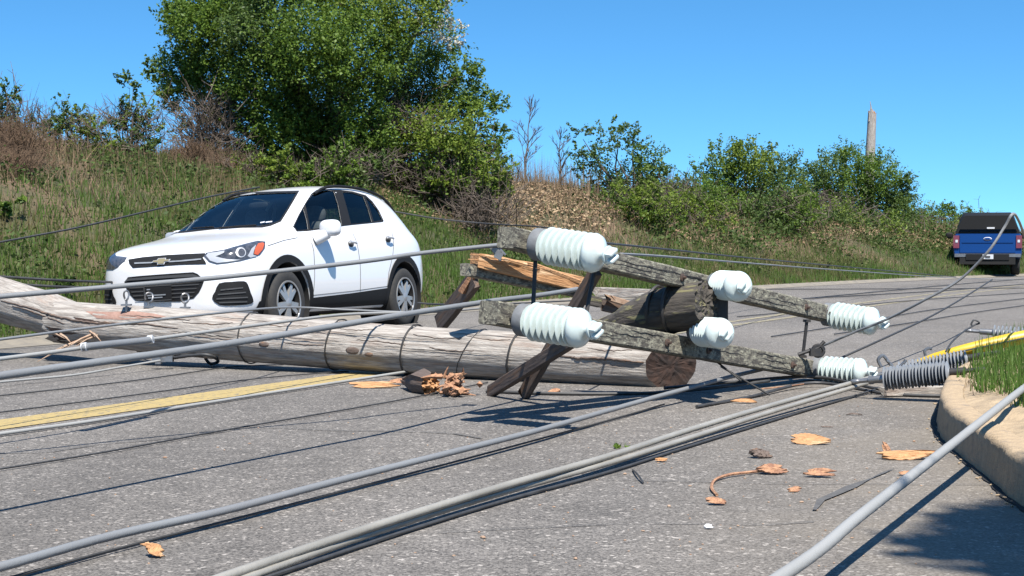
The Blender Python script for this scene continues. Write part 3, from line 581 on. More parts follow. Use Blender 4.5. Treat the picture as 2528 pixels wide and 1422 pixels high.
# ------------------------------------------------------------ broken pole stump above the shrubs
def log(pts, rads, n=40, seg=.03, rough=.012, seed=0, jag0=0, jag1=0, shear1=0, ends=(0, 1)):
    """round timber along local x; returns side and end meshes"""
    rnd = random.Random(seed); tot = pts[-1]; cl = []; Lx = sum((Vector(b) - Vector(a)).length for a, b in zip(pts, pts[1:])); k = max(8, int(Lx / seg))
    P = catmull(pts, 12) if len(pts) > 2 else [Vector(pts[0]).lerp(Vector(pts[1]), i / k) for i in range(k + 1)]
    vs = []; m = len(P); jz0 = [max(0, .4 + noise.noise(Vector((math.cos(6.283 * q / n) * 3, math.sin(6.283 * q / n) * 3, seed)))) * jag0 + rnd.uniform(0, .25) * jag0 for q in range(n)]; jz1 = [max(-.1, .2 + noise.noise(Vector((math.cos(6.283 * q / n) * 3, math.sin(6.283 * q / n) * 3, seed + 9)))) * jag1 + rnd.uniform(0, .2) * jag1 for q in range(n)]
    for i, p in enumerate(P):
        f = i / (m - 1); r0 = np.interp(f, np.linspace(0, 1, len(rads)), rads)
        for q in range(n):
            a = 2 * math.pi * q / n; dy, dz = math.cos(a), math.sin(a)
            g = noise.noise(Vector((p.x * .8 + seed, dy * 3.5, dz * 3.5))) + .5 * noise.noise(Vector((p.x * 2.5, dy * 9, dz * 9 + seed)))
            r = r0 * (1 + rough / .15 * g)
            x = p.x + (1 - min(1, f * 6)) * -jz0[q] + max(0, f * 6 - 5) * (jz1[q] + shear1 * dy * r0)
            vs.append((x, p.y + dy * r, p.z + dz * r))
    mb = MB(); mb.add(vs, [(i * n + q, i * n + (q + 1) % n, (i + 1) * n + (q + 1) % n, (i + 1) * n + q) for i in range(m - 1) for q in range(n)])
    e = MB()
    for row in (0, m - 1):
        if (row == 0 and not ends[0]) or (row and not ends[1]): continue
        ring = [Vector(vs[row * n + q]) for q in range(n)]; c = Vector((sum(v[0] for v in ring) / n, P[row].y, P[row].z)); b0 = len(e.v)
        sgn = -1 if row == 0 else 1; jg = jag0 if row == 0 else jag1; rows = [ring]
        for k_ in (.92, .78, .62, .45, .28, .12):
            rr_ = []
            for v in ring:
                p = c.lerp(v, k_); q_ = noise.noise(Vector((p.y * 38, p.z * 38, seed))) + .6 * noise.noise(Vector((p.y * 90, p.z * 90, seed + 5)))
                rr_.append(p + Vector((sgn * jg * (q_ * .9 - .25), 0, 0)))
            rows.append(rr_)
        allv = [tuple(v) for r_ in rows for v in r_] + [tuple(c)]; m_ = len(rows)
        e.add(allv, [(i * n + q, i * n + (q + 1) % n, (i + 1) * n + (q + 1) % n, (i + 1) * n + q) for i in range(m_ - 1) for q in range(n)] + [((m_ - 1) * n + q, (m_ - 1) * n + (q + 1) % n, m_ * n) for q in range(n)])
    return mb.mesh('log', True, 60), e.mesh('log_end', False)
b0 = W(2146, 430, 64); b1 = W(2153, 286, 64); Mx = along(b0, b1, Vector((0, 1, 0)))
st = empty('broken_pole', b0, 'tall snapped wooden pole stump rising over the bank shrubs with a splintered tip', 'utility pole')
sd, en = log([(-1.2, 0, 0), ((b1 - b0).length, 0, 0)], [.24, .215, .17], 16, .1, .012, 4, 0, .45)
part('shaft', sd, M_['pole'], st, Mx); part('broken_end', en, M_['fresh'], st, Mx)
mb = MB(); mb.tube([W(2155, 300, 63.9), W(2152, 275, 63.9), W(2148, 250, 63.9)], [.07, .04, .01], 5); mb.tube([W(2146, 300, 63.9), W(2147, 280, 63.9), W(2149, 266, 63.9)], [.05, .03, .01], 5)
part('splinter', mb.mesh('splinter', False), M_['pole'], st)
# ------------------------------------------------------------ long fallen pole across the road
A0 = W(225, 800, 11.75); A1 = W(1655, 903, 9.72)
A0.z = max(A0.z, .2); Mp = along(A0, A1, Vector((0, 0, 1))); LP = (A1 - A0).length
fp = empty('fallen_pole', Vector((A1.x, A1.y, 0)), 'long weathered grey utility pole lying across the road, bent and splintered at its left end', 'utility pole')
sd, en = log([(-.25, 0, 0), (LP * .5, .0, -.02), (LP, 0, 0)], [.165, .178, .170, .162, .152], 56, .03, .009, 3, .12, .010, shear1=.75)
part('shaft', sd, M_['pole'], fp, Mp); part('cut_end', en, M_['butt'], fp, Mp)
# cut end's red-brown is coloured darker for the cross arms' shade
B0 = W(-90, 712, 12.9); B1 = W(235, 806, 11.72); Mb = along(B0, B1, Vector((0, 0, 1))); LB = (B1 - B0).length
sd, en = log([(0, 0, 0), (LB, 0, 0)], [.19, .18, .165, .12], 48, .03, .014, 8, 0, .16)
part('bent_section', sd, M_['pole'], fp, Mb); part('broken_end', en, M_['fresh'], fp, Mb)
def spike(mb, a, b, r, n=5, flat=.5):
    a = Vector(a); b = Vector(b); m1 = a.lerp(b, .5) + Vector((0, 0, (b - a).length * .04)); mb.tube([a, m1, b], [r, r * .7, r * .12], n)
mb = MB(); rnd = random.Random(4)
for (x0, y0, x1, y1, r) in [(236, 826, 92, 893, .015), (232, 824, 165, 858, .012), (240, 828, 185, 856, .009), (210, 838, 140, 866, .009), (222, 818, 252, 846, .01), (150, 826, 175, 846, .014), (228, 834, 118, 872, .008), (120, 822, 160, 836, .012)]:
    spike(mb, W(x0, y0, 11.5), W(x1, y1, 11.3), r)
part('splinter', mb.mesh('splinter', False), M_['tan'], fp)
mb = MB()   # long open checks along the shaft
def check(mb, p0, p1, wd, seed):
    rnd = random.Random(seed); n = 14; vs = []
    for i in range(n):
        t = i / (n - 1); q = p0.lerp(p1, t); q = q + Vector((0, 0, rnd.uniform(-1, 1) * .006)); h = wd * math.sin(math.pi * min(1, .08 + t * .9)) + .001
        vs += [q + Vector((0, 0, h)), q - Vector((0, 0, h))]
    mb.add(vs, [(2 * i, 2 * i + 1, 2 * i + 3, 2 * i + 2) for i in range(n - 1)])
def surf(x, ang, dr=.003):
    """point on the shaft, x metres along it, ang from the camera side upward"""
    r = np.interp(x / LP, [0, .25, .5, .75, 1], [.165, .178, .170, .162, .152]) + dr
    return Mp @ Vector((x, -math.cos(ang) * r, math.sin(ang) * r - .02 * math.sin(math.pi * min(max(x / LP, 0), 1))))
def checkS(mb, x0, x1, a0, a1, wd, seed):
    rnd = random.Random(seed); n = 22; vs = []
    for i in range(n):
        t = i / (n - 1); x = x0 + (x1 - x0) * t; a = a0 + (a1 - a0) * t + rnd.uniform(-.02, .02); h = wd * (math.sin(math.pi * t) ** .6) * rnd.uniform(.6, 1.2) + .002
        vs += [surf(x, a + h, .010), surf(x, a - h, .010)]
    mb.add(vs, [(2 * i, 2 * i + 1, 2 * i + 3, 2 * i + 2) for i in range(n - 1)])
for k, (x0, x1, a0, a1, w_) in enumerate([(1.2, 1.9, .9, .8, .015), (2.0, 3.2, .6, .55, .014), (1.6, 2.4, .25, .2, .015), (3.2, 4.1, .95, .9, .014), (2.6, 3.6, .15, .1, .013), (.9, 1.5, .1, .05, .02)]):
    checkS(mb, x0, x1, a0, a1, w_, k)
part('crack', mb.mesh('crack'), M_['black'], fp)
pole_bvh = []
for o in fp.children:
    if o.name.split('.')[0] in ('shaft', 'bent_section'):
        Mo = o.matrix_basis; pole_bvh.append(BVHTree.FromPolygons([Mo @ v.co for v in o.data.vertices], [tuple(p.vertices) for p in o.data.polygons]))
def onpole(px, py, off=.001):
    d_ = ray(px, py).normalized(); best = None
    for t_ in pole_bvh:
        h, nr, _, ds = t_.ray_cast(CAM, d_)
        if h is not None and (best is None or ds < best[1]): best = (h, ds)
    return best[0] - d_ * off if best else None
mb = MB()
for line, rr in [([(2, 742), (60, 757), (110, 772), (160, 786), (215, 796), (280, 800)], .010), ([(225, 792), (300, 800), (345, 800), (440, 811)], .007), ([(1370, 878), (1410, 882), (1440, 885), (1500, 886), (1540, 891), (1600, 895)], .009),
                 ([(30, 755), (80, 770), (130, 788), (160, 800)], .005), ([(640, 800), (700, 806), (760, 804)], .003), ([(840, 812), (880, 815), (925, 812)], .003), ([(880, 838), (960, 846), (1000, 852)], .003), ([(1020, 826), (1090, 836), (1140, 834)], .003),
                 ([(1060, 858), (1110, 866), (1170, 866)], .004), ([(1150, 830), (1220, 840), (1260, 838)], .003), ([(450, 795), (520, 800), (575, 797)], .003), ([(300, 778), (370, 782), (420, 788), (470, 790)], .004), ([(1450, 860), (1500, 866), (1560, 864)], .003), ([(700, 845), (760, 852), (800, 851)], .003), ([(480, 830), (560, 838), (640, 846)], .003)]:
    dense = catmull([Vector((a, b, 0)) for a, b in line], 8); pp = [onpole(v.x, v.y + random.Random(int(v.x)).uniform(-1.2, 1.2)) for v in dense]; pp = [p for p in pp if p]
    if len(pp) > 3: mb.tube(pp, [rr * (math.sin(math.pi * min(1, (i + .4) / len(pp))) ** .5) + .0008 for i in range(len(pp))], 5)
part('long_crack', mb.mesh('long_crack'), M_['brace'], fp)
def scab(poly, mt, th=.004, nm='torn_hollow'):
    P2, Fc = fill2d(poly, 8); V = [onpole(x, y, th) for x, y in P2]; Fc = [f for f in Fc if all(V[i] for i in f)]; used = sorted({i for f in Fc for i in f}); mp_ = {u: i for i, u in enumerate(used)}
    if Fc: mb = MB(); mb.add([V[u] for u in used], [tuple(mp_[i] for i in f) for f in Fc]); part(nm, mb.mesh(nm, True, 80), M_[mt], fp)
scab([(108, 803), (125, 808), (150, 812), (172, 820), (196, 822), (176, 826), (150, 824), (140, 830), (128, 818)], 'butt')
scab([(128, 826), (150, 832), (175, 842), (205, 834), (236, 828), (214, 842), (196, 850), (168, 852), (150, 846), (140, 840)], 'butt')
scab([(180, 782), (205, 786), (232, 790), (222, 800), (200, 797), (212, 793), (190, 790)], 'butt')
scab([(210, 768), (260, 770), (330, 768), (380, 774), (412, 782), (350, 786), (300, 790), (240, 786), (225, 776)], 'pink', .002, 'bare_patch')
mb = MB()
for (x, a, r) in [(1.72, -.12, .035), (2.45, -.1, .045), (2.58, -.2, .03)]:
    mb = MB(); c = surf(x, a, .002); mb.blob((0, 0, 0), (r * 1.3, .010, r * .55), 2, 14, 8, Matrix.Translation(c) @ Mp.to_3x3().to_4x4()); part('knot', mb.mesh('knot'), M_['brace'], fp)
# dark bands round the shaft
def px_x(px):   # metres along the shaft for a column of the photo
    lo, hi = 0, LP
    for _ in range(40):
        m_ = (lo + hi) / 2; p = Mp @ Vector((m_, -.12, .1)); q = CX + F * p.x / p.y
        if q < px: lo = m_
        else: hi = m_
    return lo
for px, rr, tl in [(600, .005, .0), (815, .0055, .02), (1000, .0065, .02), (1148, .003, .08), (1262, .0075, .02)]:
    x = px_x(px); mb = MB(); pts = []
    for i in range(41):
        a = -1.9 + 4.6 * i / 40; pts.append(surf(x + tl * math.sin(a), a, .006 + (.003 if i % 7 else .008)))
    mb.tube(pts, rr, 6); part('band', mb.mesh('band'), M_['black'], fp)
# eye hooks on the upper side
for i, (px, py, s) in enumerate([(312, 750, 1.0), (368, 755, 1.0), (457, 757, .95)]):
    c = W(px, py, 11.45); mb = MB(); mb.tube([c - Vector((0, 0, .06)), c + Vector((0, 0, .03))], .009, 6)
    mb.box((0, 0, 0), (.035, .03, .006), Matrix.Translation(c + Vector((0, 0, -.008))))
    ring = [c + Vector((.030 * math.cos(t) * s * (1 if i else .6), .01 * math.sin(t * 2), .062 + .036 * math.sin(t))) for t in [k * 2 * math.pi / 14 - 1.4 for k in range(15 if i != 1 else 12)]]
    mb.tube(ring, .0075, 6); part('eye_hook', mb.mesh('eye_hook'), M_['steel'], fp)

# ------------------------------------------------------------ pole top with two cross arms and insulators
U0, U1 = W(1250, 586, 7.6), W(2048, 777, 10.32)
L0, L1 = W(1206, 771, 7.5), W(2015, 914, 10.2)
UU = Vector((.78, -.6, .06)).normalized()
pt = empty('pole_top', Vector((1.1, 9.0, 0)), 'broken pole top with two lichen covered cross arms carrying six white insulators', 'pole top')
def beam(P0, P1, w_, h_, mt, name='crossarm', seed=1, cuts=26, jit=.004, jag0=0.0, jag1=0.0, parent=None, upv=Vector((0, 0, 1)), bev=.008):
    """timber with worn edges"""
    rnd = random.Random(seed); M = along(P0, P1, upv); L_ = (P1 - P0).length; n = cuts; mb = MB(); sec_ = []
    hw, hh = w_ / 2, h_ / 2
    for (a, b) in ((-1, -1), (1, -1), (1, 1), (-1, 1)):
        sec_ += [(a * hw, b * (hh - bev)), (a * (hw - bev), b * hh)] if (a * b) > 0 else [(a * (hw - bev), b * hh), (a * hw, b * (hh - bev))]
    k = len(sec_); vs = []
    for i in range(n):
        x = L_ * i / (n - 1)
        for j, (y, z) in enumerate(sec_):
            e0 = rnd.random() * jag0 if i == 0 else 0; e1 = rnd.random() * jag1 if i == n - 1 else 0
            q = noise.noise(Vector((x * 5 + seed, y * 12, z * 12))) * jit
            vs.append((x + e0 - e1, y * (1 + q / hw * .7), z * (1 + q / hh * .7)))
    mb.add(vs, [(i * k + j, i * k + (j + 1) % k, (i + 1) * k + (j + 1) % k, (i + 1) * k + j) for i in range(n - 1) for j in range(k)] + [tuple(range(k))[::-1], tuple(range((n - 1) * k, n * k))])
    me = mb.mesh(name, True, 30)
    if parent: return part(name, me, mt, parent, M)
    o = link(name, me, mt); o.matrix_world = M; return o
beam(U0, U1, .115, .105, M_['lichen'], seed=2, parent=pt)
beam(L0, L1, .12, .115, M_['lichen'], seed=5, parent=pt)
for (P0_, P1_, hw_) in ((U0, U1, .0575), (L0, L1, .06)):
    Ma = along(P0_, P1_); Lq = (P1_ - P0_).length; rnd = random.Random(int(hw_ * 9999)); mb = MB()
    for k in range(9):
        x0 = rnd.uniform(.02, Lq - .7); ln = rnd.uniform(.25, .9); z0 = rnd.uniform(-.042, .042); pts = [Ma @ Vector((min(Lq - .01, x0 + ln * q / 9), -hw_ - .0005, max(-.045, min(.045, z0 + .004 * math.sin(q * 2.1 + k))))) for q in range(10)]
        mb.tube(pts, [.0005 + .0022 * math.sin(math.pi * q / 9) for q in range(10)], 4)
    part('grain_split', mb.mesh('grain_split'), M_['black'], pt)
    for x in (.16, .55, Lq * .44, Lq * .57, Lq - .45, Lq - .14):
        mb = MB(); mb.blob((0, 0, 0), (.022, .008, .022), 3, 12, 6, Ma @ Matrix.Translation((x, -hw_ - .004, 0))); mb.tube([Ma @ Vector((x, -hw_, 0)), Ma @ Vector((x, -hw_ - .03, 0))], .008, 6); part('bolt_head', mb.mesh('bolt_head'), M_['rust'], pt)
# stub of pole between the arms
S1 = W(1742, 752, 8.75); S0 = S1 - Vector((.78, -.56, .10)) * .70
Ms = along(S0, S1, Vector((0, 0, 1))); LS = (S1 - S0).length
sd, en = log([(0, 0, -.085), (LS * .45, 0, -.03), (LS, 0, 0)], [.03, .10, .130, .135, .135], 36, .03, .014, 12, .2, .02)
part('pole_stub', sd, M_['stub'], pt, Ms); part('stub_end', en, M_['stub'], pt, Ms)
mb = MB()
for x in (.36, .47): mb.tube([Ms @ Vector((x + .02 * math.sin(a), .142 * math.cos(a) * (.93 if x < .4 else 1), .142 * math.sin(a) * (.93 if x < .4 else 1))) for a in [k * math.pi / 12 for k in range(25)]], .012, 6)
part('pole_band', mb.mesh('pole_band'), M_['black'], pt)
# gain blocks and bolts joining arms and stub
for (a, b) in [((1322, 640, 7.78), (1316, 760, 7.72)), ((1992, 792, 10.0), (1982, 880, 10.0)), ((1470, 655, 8.3), (1440, 812, 8.2))]:
    mb = MB(); mb.tube([W(*a), W(*b)], .011, 8)
    for q in (a, b): mb.box((0, 0, 0), (.022, .022, .008), Matrix.Translation(W(*q)))
    part('spacer_bolt', mb.mesh('spacer_bolt'), M_['black'], pt)
mb = MB(); mb.tube([W(1738, 715, 8.95), W(1748, 846, 8.85)], .03, 8); mb.box((0, 0, 0), (.07, .05, .14), Matrix.Translation(W(1765, 760, 8.95)))
part('mounting_bracket', mb.mesh('mounting_bracket'), M_['black'], pt)
# one insulator along local z
def ins_profiles():
    collar = [(.0, 0), (.072, .001), (.080, .008), (.080, .05), (.076, .058), (0.0, .0585)]
    body = [(.0, .0555), (.070, .056), (.080, .062)]
    z = .066
    for i in range(7):
        body += [(.050, z), (.050, z + .010), (.060, z + .0150), (.080, z + .0205), (.0925, z + .0255), (.0942, z + .0275), (.0925, z + .0292), (.075, z + .0310), (.053, z + .0330)]; z += .0375
    body += [(.085, z), (.094, z + .010), (.096, z + .020), (.088, z + .040), (.060, z + .058), (.034, z + .066), (.027, z + .075), (.027, z + .088), (.042, z + .094), (.046, z + .102), (.044, z + .108), (0.0, z + .109)]
    return collar, body, z + .105
COLL, BODY, ZT = ins_profiles()
def make_insulator():
    mb = MB(); mb.lathe(BODY, 36, cap=False); b = link('insulator', mb.mesh('insulator', True, 50), M_['porc'])
    mb = MB(); mb.lathe(COLL, 32, cap=False); c = link('base_collar', mb.mesh('base_collar', True, 40), M_['collar']); c.parent = b
    mb = MB(); mb.blob((0, .018, ZT + .017), (.036, .010, .021), 5); mb.blob((0, -.018, ZT + .017), (.036, .010, .021), 5); mb.blob((0, 0, ZT + .004), (.034, .026, .010), 5)
    k = link('cable_clamp', mb.mesh('cable_clamp', True, 40), M_['porc']); k.parent = b
    mb = MB(); mb.tube([(0, 0, -.13), (0, 0, .002)], .011, 8); s = link('mounting_stud', mb.mesh('mounting_stud'), M_['black']); s.parent = b
    return b
ins0 = make_insulator()
for i, (a, b, sp, lb) in enumerate([((1321, 602, 7.62), (1522, 633, 7.33), .5, 'left end of the upper cross arm'), ((1284, 789, 7.5), (1484, 818, 7.2), .5, 'left end of the lower cross arm'),
                         ((1768, 703, 9.0), (1834, 708, 8.62), .9, 'upper middle'), ((1722, 818, 8.85), (1788, 824, 8.48), .9, 'lower middle'),
                         ((2036, 775, 10.25), (2194, 800, 9.95), .4, 'right end of the upper cross arm'), ((2010, 909, 10.1), (2166, 920, 9.85), .4, 'right end of the lower cross arm')]):
    o = ins0 if i == 0 else ins0.copy()
    if i:
        COL.objects.link(o)
        for ch in list(ins0.children): c = ch.copy(); COL.objects.link(c); c.parent = o
    o.parent = pt; o.matrix_parent_inverse = wmat(pt).inverted()
    Mi = zto(W(*a), W(*b), sp); s = (W(*b) - W(*a)).length / (ZT + .045)
    if i in (2, 3): s = .92
    if i in (2, 3): Mi = Mi @ Matrix.Translation((0, 0, 0))
    o.matrix_basis = Mi @ Matrix.Scale(min(max(s, .9), 1.05), 4)
# wooden braces hanging from the arms
def plank(P0, P1, w_, t_, mt, seed=1, j0=.05, j1=.0, name='brace', parent=None, upv=Vector((0, 0, 1))): return beam(P0, P1, t_, w_, mt, name, seed, 12, .004, j0, j1, parent, upv, .004)
g1 = G(1291, 978, .015); plank(g1, W(1472, 668, 8.35), .075, .045, M_['brace'], 3, parent=pt)
g2 = G(1206, 970, .015); plank(g2, W(1440, 824, 8.15), .072, .045, M_['brace'], 4, parent=pt)
# dark steel dead end shackle by the right hand end
c = W(2020, 862, 9.9); mb = MB(); mb.tube([c + Vector((-.13, 0, -.035)), c + Vector((.0, 0, .01)), c + Vector((.04, 0, .05))], .012, 8)
mb.tube([c + Vector((.035 * math.cos(a), .0, .035 * math.sin(a) - .01)) for a in [k * math.pi / 8 for k in range(17)]], .013, 6); mb.box((0, 0, 0), (.035, .03, .025), Matrix.Translation(c + Vector((-.02, 0, -.02))))
part('shackle', mb.mesh('shackle'), M_['black'], pt)

# ------------------------------------------------------------ split timbers behind
X0, X1 = W(1145, 664, 10.0), W(1455, 724, 10.7)
sp = empty('split_crossarm', Vector((0, 10.4, 0)), 'snapped cross arm with bright orange split wood, propped behind the upper left insulator', 'timber')
beam(X0, X1, .10, .085, M_['lichen'], seed=9, parent=sp, jag0=.06, jag1=.2)
q0 = W(1165, 640, 9.98); q1 = W(1450, 706, 10.6); plank(q0, q1, .10, .075, M_['fresh'], 8, .12, .16, 'split_face', sp)
mb = MB()
for a, b, r in [((1160, 628, 9.95), (1300, 655, 10.1), .016), ((1155, 640, 9.95), (1330, 668, 10.2), .02), ((1200, 632, 9.95), (1430, 695, 10.4), .018), ((1300, 652, 10.1), (1455, 712, 10.5), .016)]: spike(mb, W(*b), W(*a), r)
part('splinter', mb.mesh('splinter', False), M_['fresh'], sp)
bb = empty('broken_brace', Vector((W(1095, 790, 10.9).x, 10.9, 0)), 'short reddish brown broken wooden brace standing up behind the fallen pole', 'timber')
plank(W(1085, 800, 10.9), W(1180, 680, 10.4), .13, .05, M_['brace'], 6, .0, .08, 'brace', bb)
mb = MB()
for a, b, r in [((1150, 705, 10.5), (1222, 622, 10.3), .022), ((1165, 700, 10.5), (1208, 630, 10.3), .016), ((1140, 720, 10.5), (1185, 655, 10.4), .03), ((1160, 715, 10.5), (1175, 668, 10.4), .022)]: spike(mb, W(*a), W(*b), r)
part('splinter', mb.mesh('splinter', False), M_['chip'], bb)
for i, (a, b, w_, mt, lb) in enumerate([((1455, 720, 10.5), (1705, 728, 11.3), .065, 'pole', 'long pale split board lying behind the braces'), ((1478, 750, 10.5), (1645, 788, 10.9), .085, 'brace', 'brown split board end on the road left of the pole stub'),
                               ((1490, 732, 10.45), (1645, 778, 10.7), .04, 'tan', 'pale splintered strip leaning over the brown board'), ((1435, 738, 10.4), (1485, 748, 10.5), .07, 'stub', 'dark rounded wood fragment between the braces')]):
    o = plank(W(*a), W(*b), w_, .05, M_[mt], 20 + i, .1, .12, 'split_board'); tag(o, lb, 'timber')

# ------------------------------------------------------------ cables and wires
def cable(pts, r, mt, label, name='cable', n=8, cat='cable', smooth_=True, group=None):
    P = catmull(pts, 8) if smooth_ else [Vector(p) for p in pts]; mb = MB(); mb.tube(P, r, n); o = link(name, mb.mesh(name, True, 60), M_[mt]); tag(o, label, cat, group); return o
def strand(pts, r, mt, label, name='cable', turns=9, k=7, depth=.07, step=.014):
    P = catmull(pts, 10); fine = [P[0]]
    for a, b in zip(P, P[1:]):
        L_ = (b - a).length; near = a.y < 11 and -1 < a.x < 4
        m_ = max(1, int(L_ / (step if a.y < 11 else .1))); fine += [a.lerp(b, (i + 1) / m_) for i in range(m_)]
    mb = MB(); n = 14; mb.tube(fine, r, n); s_ = 0; V = mb.v
    for i, p in enumerate(fine):
        if i: s_ += (p - fine[i - 1]).length
        for q in range(n):
            a = 2 * math.pi * q / n; f = 1 + depth * (abs(math.sin(k * .5 * (a - s_ * turns))) - .5) + .03 * noise.noise(Vector((s_ * 9, 0, 0)))
            v = Vector(V[i * n + q]); V[i * n + q] = tuple(p + (v - p) * f)
    o = link(name, mb.mesh(name, True, 60), M_[mt]); tag(o, label, 'cable'); return o
C = lambda *q: [W(*p) for p in q]
def ext(pts, k0=0.0, k1=0.0):
    a = pts[0] + (pts[0] - pts[1]).normalized() * k0; b = pts[-1] + (pts[-1] - pts[-2]).normalized() * k1
    return ([a] if k0 else []) + pts + ([b] if k1 else [])
cable(ext(C((0, 732, 6.2), (300, 706, 6.6), (560, 683, 6.95), (900, 645, 7.4), (1040, 625, 7.7), (1238, 604, 8.1)), 1.5), .0110, 'cable', 'grey cable stretched in front of the white car, ending at a shiny clamp')
cl = W(1222, 616, 8.1); mb = MB(); mb.box((0, 0, 0), (.03, .02, .014), Matrix.Translation(cl) @ Matrix.Rotation(.7, 4, 'Y')); mb.box((0, 0, 0), (.02, .026, .02), Matrix.Translation(cl + Vector((.02, 0, -.03))) @ Matrix.Rotation(.5, 4, 'Y')); mb.tube([cl + Vector((-.03, 0, .02)), cl + Vector((.03, 0, -.06))], .007, 6); mb.tube([cl + Vector((.0, 0, .03)), cl + Vector((.055, 0, -.03))], .007, 6)
tag(link('cable_clamp', mb.mesh('cable_clamp', True, 30), M_['steel']), 'shiny bolted clamp at the end of the cable before the split orange timber', 'clamp')
cable(ext(C((0, 838, 7.3), (200, 812, 7.9), (420, 786, 8.7), (640, 763, 10.0), (740, 759, 10.9), (860, 765, 11.0), (1050, 771, 10.9), (1200, 760, 10.8)), 1.5), .0072, 'cable', 'thin grey cable running from the left edge along the top of the fallen pole')
cable(ext(C((0, 886, 6.7), (110, 872, 6.95), (205, 859, 7.2), (370, 838, 7.8), (640, 802, 9.0), (823, 779, 9.9), (932, 773, 10.5), (1010, 772, 10.8)), 1.5), .0098, 'cableL', 'pale thin cable with a grey splice sleeve, climbing over the fallen pole')
o = cable(C((207, 857, 7.16), (225, 855, 7.2), (350, 842, 7.66), (372, 838, 7.74)), [.0175] * 1 + [.0185] * 31 if False else .0185, 'cable', 'thick grey splice sleeve on the pale cable left of the pole', 'splice_sleeve', 12, 'cable sleeve')
for px, py, d in ((208, 857, 7.16), (371, 838, 7.74)):
    c0 = W(px - 6, py + 1, d); c1 = W(px + 7, py - 1, d); mb = MB(); mb.tube([c0, c1], .0215, 12); part('end_cap', mb.mesh('end_cap'), M_['plate'], o)
strand(ext(C((0, 928, 4.9), (250, 893, 5.3), (560, 849, 5.9), (820, 806, 6.5), (1000, 776, 7.0), (1210, 744, 7.9), (1330, 729, 8.5), (1425, 714, 9.1)), 1.2), .0135, 'cable', 'thick grey cable crossing in front of the fallen pole and rising to the braces')
g = lambda *q: [G(*p) for p in q]
cable(ext(g((0, 1071, .015), (250, 1036, .015), (640, 974, .015), (860, 940, .02), (975, 922, .035), (1010, 917, .03)), 2), .0095, 'cableL', 'pale thin cable lying on the road beside the yellow line')
cable(ext(g((0, 943, .03), (180, 926, .03), (300, 906, .05), (395, 890, .07)), 2), .0075, 'cableL', 'pale cable end on the road held by a small clamp under the fallen pole')
c = G(402, 888, .07); mb = MB(); mb.box((0, 0, 0), (.075, .02, .016), Matrix.Translation(c)); mb.box((0, 0, 0), (.02, .03, .03), Matrix.Translation(c + Vector((-.03, 0, 0)))); mb.box((0, 0, 0), (.025, .025, .022), Matrix.Translation(c + Vector((.05, 0, .01))))
tag(link('cable_clamp', mb.mesh('cable_clamp', True, 30), M_['steel']), 'small metal clamp on the road under the left part of the fallen pole', 'clamp')
cable(g((420, 885, .07), (470, 878, .10), (510, 876, .11), (532, 884, .08), (538, 893, .03), (520, 898, .02), (508, 886, .06), (505, 878, .09), (440, 876, .09), (340, 866, .06)), .012, 'wire', 'black looped wire hanging under the fallen pole', 'wire', 8, 'wire')
for pts, lb in [(((-40, 981, .01), (200, 955, .01), (380, 933, .01), (561, 907, .01), (700, 900, .01)), 'first thin dark wire on the road between the pole and the yellow line'),
                (((-40, 1023, .01), (250, 986, .01), (399, 966, .01), (640, 934, .01), (860, 916, .01)), 'second thin dark wire on the road, just behind the yellow line'),
                (((-40, 1164, .01), (200, 1126, .01), (380, 1094, .01), (560, 1061, .01), (900, 1003, .01), (1020, 981, .01), (1204, 944, .01)), 'long thin dark wire on the road in front of the yellow line')]:
    cable(g(*pts), .0045, 'wire', lb, 'wire', 5, 'wire')
strand(ext(g((0, 1400, .05), (280, 1322, .05), (560, 1259, .05), (850, 1183, .055), (1130, 1113, .06), (1330, 1062, .06), (1500, 1014, .06), (1620, 980, .07), (1705, 957, .08), (1800, 931, .09), (1880, 912, .10)), .8), .0130, 'cable', 'grey cable lying across the foreground road up to the pole butt')
cable(ext(g((0, 1433, .012), (300, 1352, .012), (700, 1250, .012), (1130, 1138, .012), (1500, 1038, .012), (1640, 998, .012)), .6), .0045, 'wire', 'thin black strand drawn in as the shadow line of the foreground grey cable', 'wire', 5, 'wire')  # dark strand standing in for the grey cable's shadow on the road
strand(ext(g((560, 1422, .04), (800, 1340, .04), (1000, 1275, .045), (1250, 1198, .05), (1500, 1127, .055), (1700, 1062, .06), (1900, 1002, .07), (2050, 960, .08), (2150, 932, .10)), .8), .0132, 'cableM', 'upper of two thick shiny cables running from the bottom edge to the polymer insulators')
strand(ext(g((590, 1434, .02), (820, 1350, .02), (1010, 1286, .022), (1260, 1210, .025), (1500, 1144, .03), (1700, 1082, .035), (1900, 1018, .045), (2060, 970, .06), (2140, 946, .07)), .8), .0122, 'cableM', 'lower of two thick shiny cables running from the bottom edge to the polymer insulators')
cable(ext(g((700, 1412, .01), (1000, 1312, .01), (1260, 1232, .01), (1500, 1166, .01), (1700, 1102, .01), (1900, 1040, .01), (2080, 986, .01), (2160, 962, .02)), .4), .0065, 'wire', 'black cable on the road hugging the front side of the two thick shiny cables', 'wire', 6, 'wire')
o = strand([Vector((-.25, 1.9, .13)), W(1930, 1422, 3.47), W(2130, 1268, 4.20), W(2340, 1105, 5.30), W(2528, 958, 6.90), W(2640, 880, 8.4), W(2900, 770, 12)], .0160, 'cableL', 'thick pale cable sloping over the kerb at the bottom right corner')
